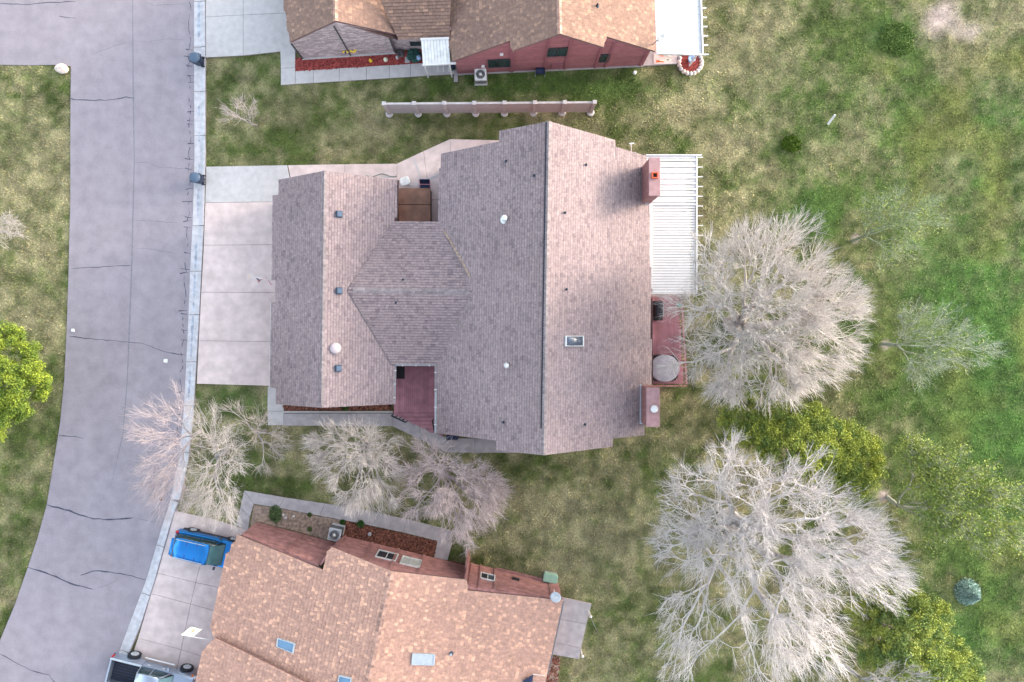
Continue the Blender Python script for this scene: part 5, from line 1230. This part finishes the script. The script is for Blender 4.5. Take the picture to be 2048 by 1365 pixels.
bare_tree('bare_tree', 'dense pinkish brown twiggy tree over the path of the bottom house', 'tree', (880,935),
  [(830,900,40,1),(1000,965,28,.8),(990,1010,30,.7),(890,920,45,1),(940,960,50,1),(860,980,55,1),(920,1010,55,1),(980,980,30,.9),(960,1030,35,.8),(820,1010,30,.8),(900,1060,30,.7),(800,930,25,.7),(930,1085,20,.7),(985,940,20,.6)], (890,975), 1350, 6, 1.8, 3, .8, (.56, .47, .47), fan=5, tl=.62, rt=.008, k0=7, tcol=(.4, .34, .34), spread=.9)
bare_tree('bare_sapling', 'small thin leafless tree on the grass between the upper two driveways', 'tree', (513,251),
  [(470,215,25,1),(490,225,25,1),(500,205,15,.7),(455,235,15,.5),(505,240,12,.5),(480,195,12,.5)], (488,220), 60, 4, 1, 1.5, 1.0, (.50, .44, .44), fan=5, tl=.6, rt=.006, k0=3, rscale=1.2)
bare_tree('bare_tree', 'leafless branches reaching in at the left edge of the picture', 'tree', (-70,465),
  [(20,455,28,1),(40,440,16,.7),(-10,470,40,.8),(-50,450,50,.8),(30,475,18,.6)], (-40,460), 160, 6.5, 1.5, 2, 1.5, (.56, .52, .49), fan=5, tl=.7, rt=.0085, k0=4)
bare_tree('bare_tree', 'grey leafless crown cut off at the bottom edge, below the green shrubby tree', 'tree', (1690,1330),
  [(1800,1350,35,1),(1760,1360,30,1),(1850,1365,25,.7),(1820,1400,60,1),(1740,1400,40,.6)], (1790,1370), 180, 8, 2, 2.5, 1.5, (.5, .48, .48), fan=4, tl=.8, rt=.008, k0=4)
for c_, r_, lab in (((1512,1132),.5,''),):
    pass

def leafy(t, T, n_leaf, size, colf, clump, flat=.6):
    m = len(T); A = np.repeat(np.arange(m), n_leaf); N_ = len(A)
    off = rng.normal(0, 1, (N_, 3)); off /= np.linalg.norm(off, axis=1, keepdims=True); off *= (rng.random((N_, 1))**.5)*clump[A][:, None] if hasattr(clump, '__len__') else (rng.random((N_, 1))**.5)*clump
    off[:, 2] *= flat; C = T[A]+off
    a = rng.normal(0, 1, (N_, 3)); a /= np.linalg.norm(a, axis=1, keepdims=True); b = np.cross(a, rng.normal(0, 1, (N_, 3))); b /= np.linalg.norm(b, axis=1, keepdims=True)
    s = rng.uniform(.6, 1.3, (N_, 1))*size
    V = np.stack([C-a*s, C+b*s*.45, C+a*s, C-b*s*.45], 1).reshape(-1, 3); F_ = np.arange(4*N_).reshape(-1, 4)
    col = np.repeat(np.clip(colf(m), 0, 1), n_leaf, 0)*rng.uniform(.75, 1.25, (N_, 1)); col = np.repeat(np.clip(col, 0, 1), 4, 0)
    o = np_mesh('foliage', V, F_, M['leaf'], t, col=col, kind='stuff'); o['kind'] = 'stuff'
    return o
def mixc(c1, c2):
    c1, c2 = np.array(c1), np.array(c2)
    def f(m): k = rng.random((m, 1)); return c1*(1-k)+c2*k
    return f
def green_tree(name, label, base, blobs, c, n, ztop, zdrop, zthick, first_h, cf, nl=34, size=.11, clump=.45, group=None, bark=(.3, .26, .24), flat=.6, rt=.012):
    b = P(*base); T = crown_tips(blobs, n, ztop, zdrop, zthick, *c, thin=.7); t = thing(name, (b.x, b.y, 0), label, 'tree', group)
    sg = skeleton((b.x, b.y, -.05), T[:max(30, n//3)], first_h, .12, .36, 5)
    P0 = np.array([s[0] for s in sg]); P1 = np.array([s[1] for s in sg]); nn = np.array([s[2] for s in sg], float); R = rt*nn**.5
    for nm, msk, ns in (('trunk', nn > len(T[:max(30, n//3)]), 8), ('limbs', nn <= len(T[:max(30, n//3)]), 5)):
        V, F_ = tubes(P0[msk], P1[msk], R[msk]*1.05, R[msk]*.9, ns); np_mesh(nm, V, F_, M['bark'], t, col=np.repeat(np.array(bark)*rng.uniform(.8, 1.2, (msk.sum(), 1)), 2*ns, 0))
    leafy(t, T, nl, size, cf, clump, flat); return t
green_tree('juniper_tree', 'dense dark green tree with yellow-green edge between the two big bare trees', (1500,830),
  [(1490,840,48,1),(1560,845,55,1),(1610,960,45,1),(1700,970,40,1),(1735,940,35,1),(1620,870,60,1),(1680,890,55,1),(1710,930,50,1),(1640,940,50,1),(1580,910,50,.9),(1735,900,30,1),(1690,960,35,1),(1540,880,40,.8)], (1600,890), 1150, 6.5, 3.2, 1.2, .8, mixc((.11,.19,.055), (.42,.47,.08)), nl=150, size=.06, clump=.38)
green_tree('juniper_tree', 'green and yellow shrubby tree at the lower right behind the silver grey bare tree', (1730,1225),
  [(1740,1230,45,.8),(1760,1300,45,.7),(1820,1230,50,1),(1860,1240,45,1),(1850,1290,50,1),(1900,1320,45,1),(1920,1350,45,1),(1800,1300,50,.8),(1850,1380,70,1),(1780,1200,30,.6)], (1830,1290), 800, 6, 3, 1.4, .8, mixc((.13,.22,.075), (.42,.47,.09)), nl=150, size=.06, clump=.38)
green_tree('yellow_tree', 'bright yellow-green leafy tree at the left edge beside the road', (15,755),
  [(20,680,28,1),(5,670,20,1),(55,740,28,1),(20,790,35,1),(75,775,22,1),(85,760,16,.8),(15,850,30,1),(40,830,22,1),(-20,740,50,1),(-40,820,50,1),(60,700,18,.6)], (10,770), 420, 5.5, 2, 1.6, .8, mixc((.11,.19,.035), (.32,.39,.045)), nl=130, size=.065, clump=.36)
def pale_tree(label, base, blobs, c, n, ztop, cb, cf, nleaf, group=None, tl=.7, nm='sparse_tree'):
    t, T = bare_tree(nm, label, 'tree', base, blobs, c, n, ztop, 2, 2.2, 1.5, cb, fan=4, tl=tl, rt=.0055, k0=5, group=group)
    leafy(t, T, nleaf, .075, cf, .65, .5); return t
pale_tree('sparse budding tree at mid right with pale grey twigs over the green fairway edge', (1768,688), [(1830,650,40,1),(1880,690,50,1),(1940,690,45,1),(1850,740,40,.8),(1900,640,35,.8),(1980,690,25,.8),(1830,620,20,.5)], (1890,690), 480, 7.5, (.44,.49,.42), mixc((.16,.24,.08),(.28,.32,.12)), 5)
pale_tree('sparse yellow-green budding tree, highest of those along the right', (1705,482), [(1760,440,40,1),(1800,410,35,1),(1850,430,40,1),(1800,480,40,.9),(1770,510,25,.7),(1740,415,25,.7)], (1795,450), 380, 6.5, (.38,.45,.32), mixc((.15,.24,.06),(.28,.33,.07)), 7)
pale_tree('leafy budding tree with white forked limbs at the lower right edge', (1775,995), [(1840,930,50,1),(1900,940,50,1),(1960,970,50,1),(2010,1010,50,1),(1860,1000,50,.6),(1920,1030,50,1),(1980,1070,50,1),(2040,1060,50,1),(1880,1060,40,.8),(1830,900,25,.7)], (1920,1000), 620, 8, (.46,.47,.40), mixc((.14,.22,.05),(.32,.37,.08)), 40)
# blue spruce, shrubs
def conifer(px, r, h, label, c1, c2, nm='blue_spruce'):
    b = P(*px); t = thing(nm, (b.x, b.y, 0), label, 'tree'); MB().cyl((b.x, b.y, -.05), (b.x, b.y, h*.95), .06, .01, 8).build('trunk', M['mulch_brown'], t)
    n = 6000; z = rng.random(n)**1.3*h; rr = r*(1-z/h)*np.sqrt(rng.uniform(.2, 1, n)); a = rng.integers(0, 14, n)*2*np.pi/14+rng.normal(0, .12, n)+z*3
    C = np.stack([b.x+np.cos(a)*rr, b.y+np.sin(a)*rr, z+.1-rr*.15], 1); d = np.stack([np.cos(a), np.sin(a), rng.normal(.1, .4, n)], 1)+rng.normal(0, .5, (n, 3)); d /= np.linalg.norm(d, axis=1, keepdims=True)
    s = np.cross(d, rng.normal(0, 1, (n, 3))); s /= np.linalg.norm(s, axis=1, keepdims=True); L = rng.uniform(.05, .1, (n, 1))
    V = np.stack([C-d*L, C+s*L*.25, C+d*L, C-s*L*.25], 1).reshape(-1, 3); k = rng.random((n, 1)); col = np.array(c1)*(1-k)+np.array(c2)*k
    np_mesh('foliage', V, np.arange(4*n).reshape(-1, 4), M['leaf'], t, col=np.repeat(col, 4, 0), kind='stuff')
conifer((1934,1184), .98, 1.15, 'small blue-green spruce alone on the lower right lawn', (.20,.34,.30), (.48,.62,.57))
def shrub(px, r, label, c1, c2, n=3000, sq=.5, sx=1, nm='shrub', size=.06):
    b = P(*px); t = thing(nm, (b.x, b.y, 0), label, 'shrub'); C = rng.normal(0, 1, (n, 3)); C /= np.linalg.norm(C, axis=1, keepdims=True); C *= (rng.random((n, 1))**.4)*r*(.8+.35*vnoise(C[:, 0]*3, C[:, 1]*3, .5)[:, None]); C[:, 0] *= sx; C[:, 2] = np.abs(C[:, 2])*sq; C += np.array([b.x, b.y, .02])
    a = rng.normal(0, 1, (n, 3)); a /= np.linalg.norm(a, axis=1, keepdims=True); s = np.cross(a, rng.normal(0, 1, (n, 3))); s /= np.linalg.norm(s, axis=1, keepdims=True)
    V = np.stack([C-a*size, C+s*size*.5, C+a*size, C-s*size*.5], 1).reshape(-1, 3); k = rng.random((n, 1)); col = np.array(c1)*(1-k)+np.array(c2)*k
    np_mesh('foliage', V, np.arange(4*n).reshape(-1, 4), M['leaf'], t, col=np.repeat(col, 4, 0), kind='stuff')
    st_ = MB()
    for k in range(7): aa = k*.9; st_.cyl((b.x, b.y, 0), (b.x+math.cos(aa)*r*.6*sx, b.y+math.sin(aa)*r*.6, r*sq*.8), .015, .006, 5)
    st_.build('stems', M['mulch_brown'], t)
shrub((1583,289), .62, 'low dark green clump on the upper right lawn', (.05,.10,.01), (.12,.19,.02), 4200, .3, 1.15)
shrub((1794,80), 1.25, 'round bright green low shrub near the bare soil at the upper right', (.10,.17,.04), (.17,.25,.06), 5200, .12, 1.0, size=.07)
shrub((829,113), .52, 'bushy teal shrub in the red mulch bed beside the white porch roof', (.02,.09,.08), (.12,.27,.24), 2600, .7)
shrub((802,108), .28, 'small grey twiggy shrub left of the teal shrub', (.12,.11,.12), (.3,.28,.3), 900, .8)
shrub((552,1028), .7, 'leafy green weed patch by the corner of the path, on bare soil', (.07,.13,.05), (.17,.23,.10), 1500, .25, .7)
shrub((722,1048), .3, 'small green plant where soil turns to brown mulch, upper one', (.03,.09,.02), (.08,.16,.04), 700, .4)
shrub((686,1044), .22, 'small green plant directly above the lower air conditioner', (.03,.09,.02), (.08,.16,.04), 600, .4)
shrub((620,1029), .17, 'tiny green tuft on bare soil near the path', (.06,.12,.03), (.14,.2,.06), 400, .4)
shrub((620,1058), .17, 'tiny green tuft on bare soil near the red gable', (.06,.12,.03), (.14,.2,.06), 400, .4)
shrub((692,815), .28, 'small green plant in the mulch strip under the garage gable', (.04,.1,.02), (.1,.18,.05), 500, .4)
shrub((905,137), .2, 'green leaves in the pot below the small white porch roof', (.04,.1,.02), (.12,.2,.05), 500, 1.2, nm='potted_leaves')
bpy.data.objects['potted_leaves'].location.z = 0
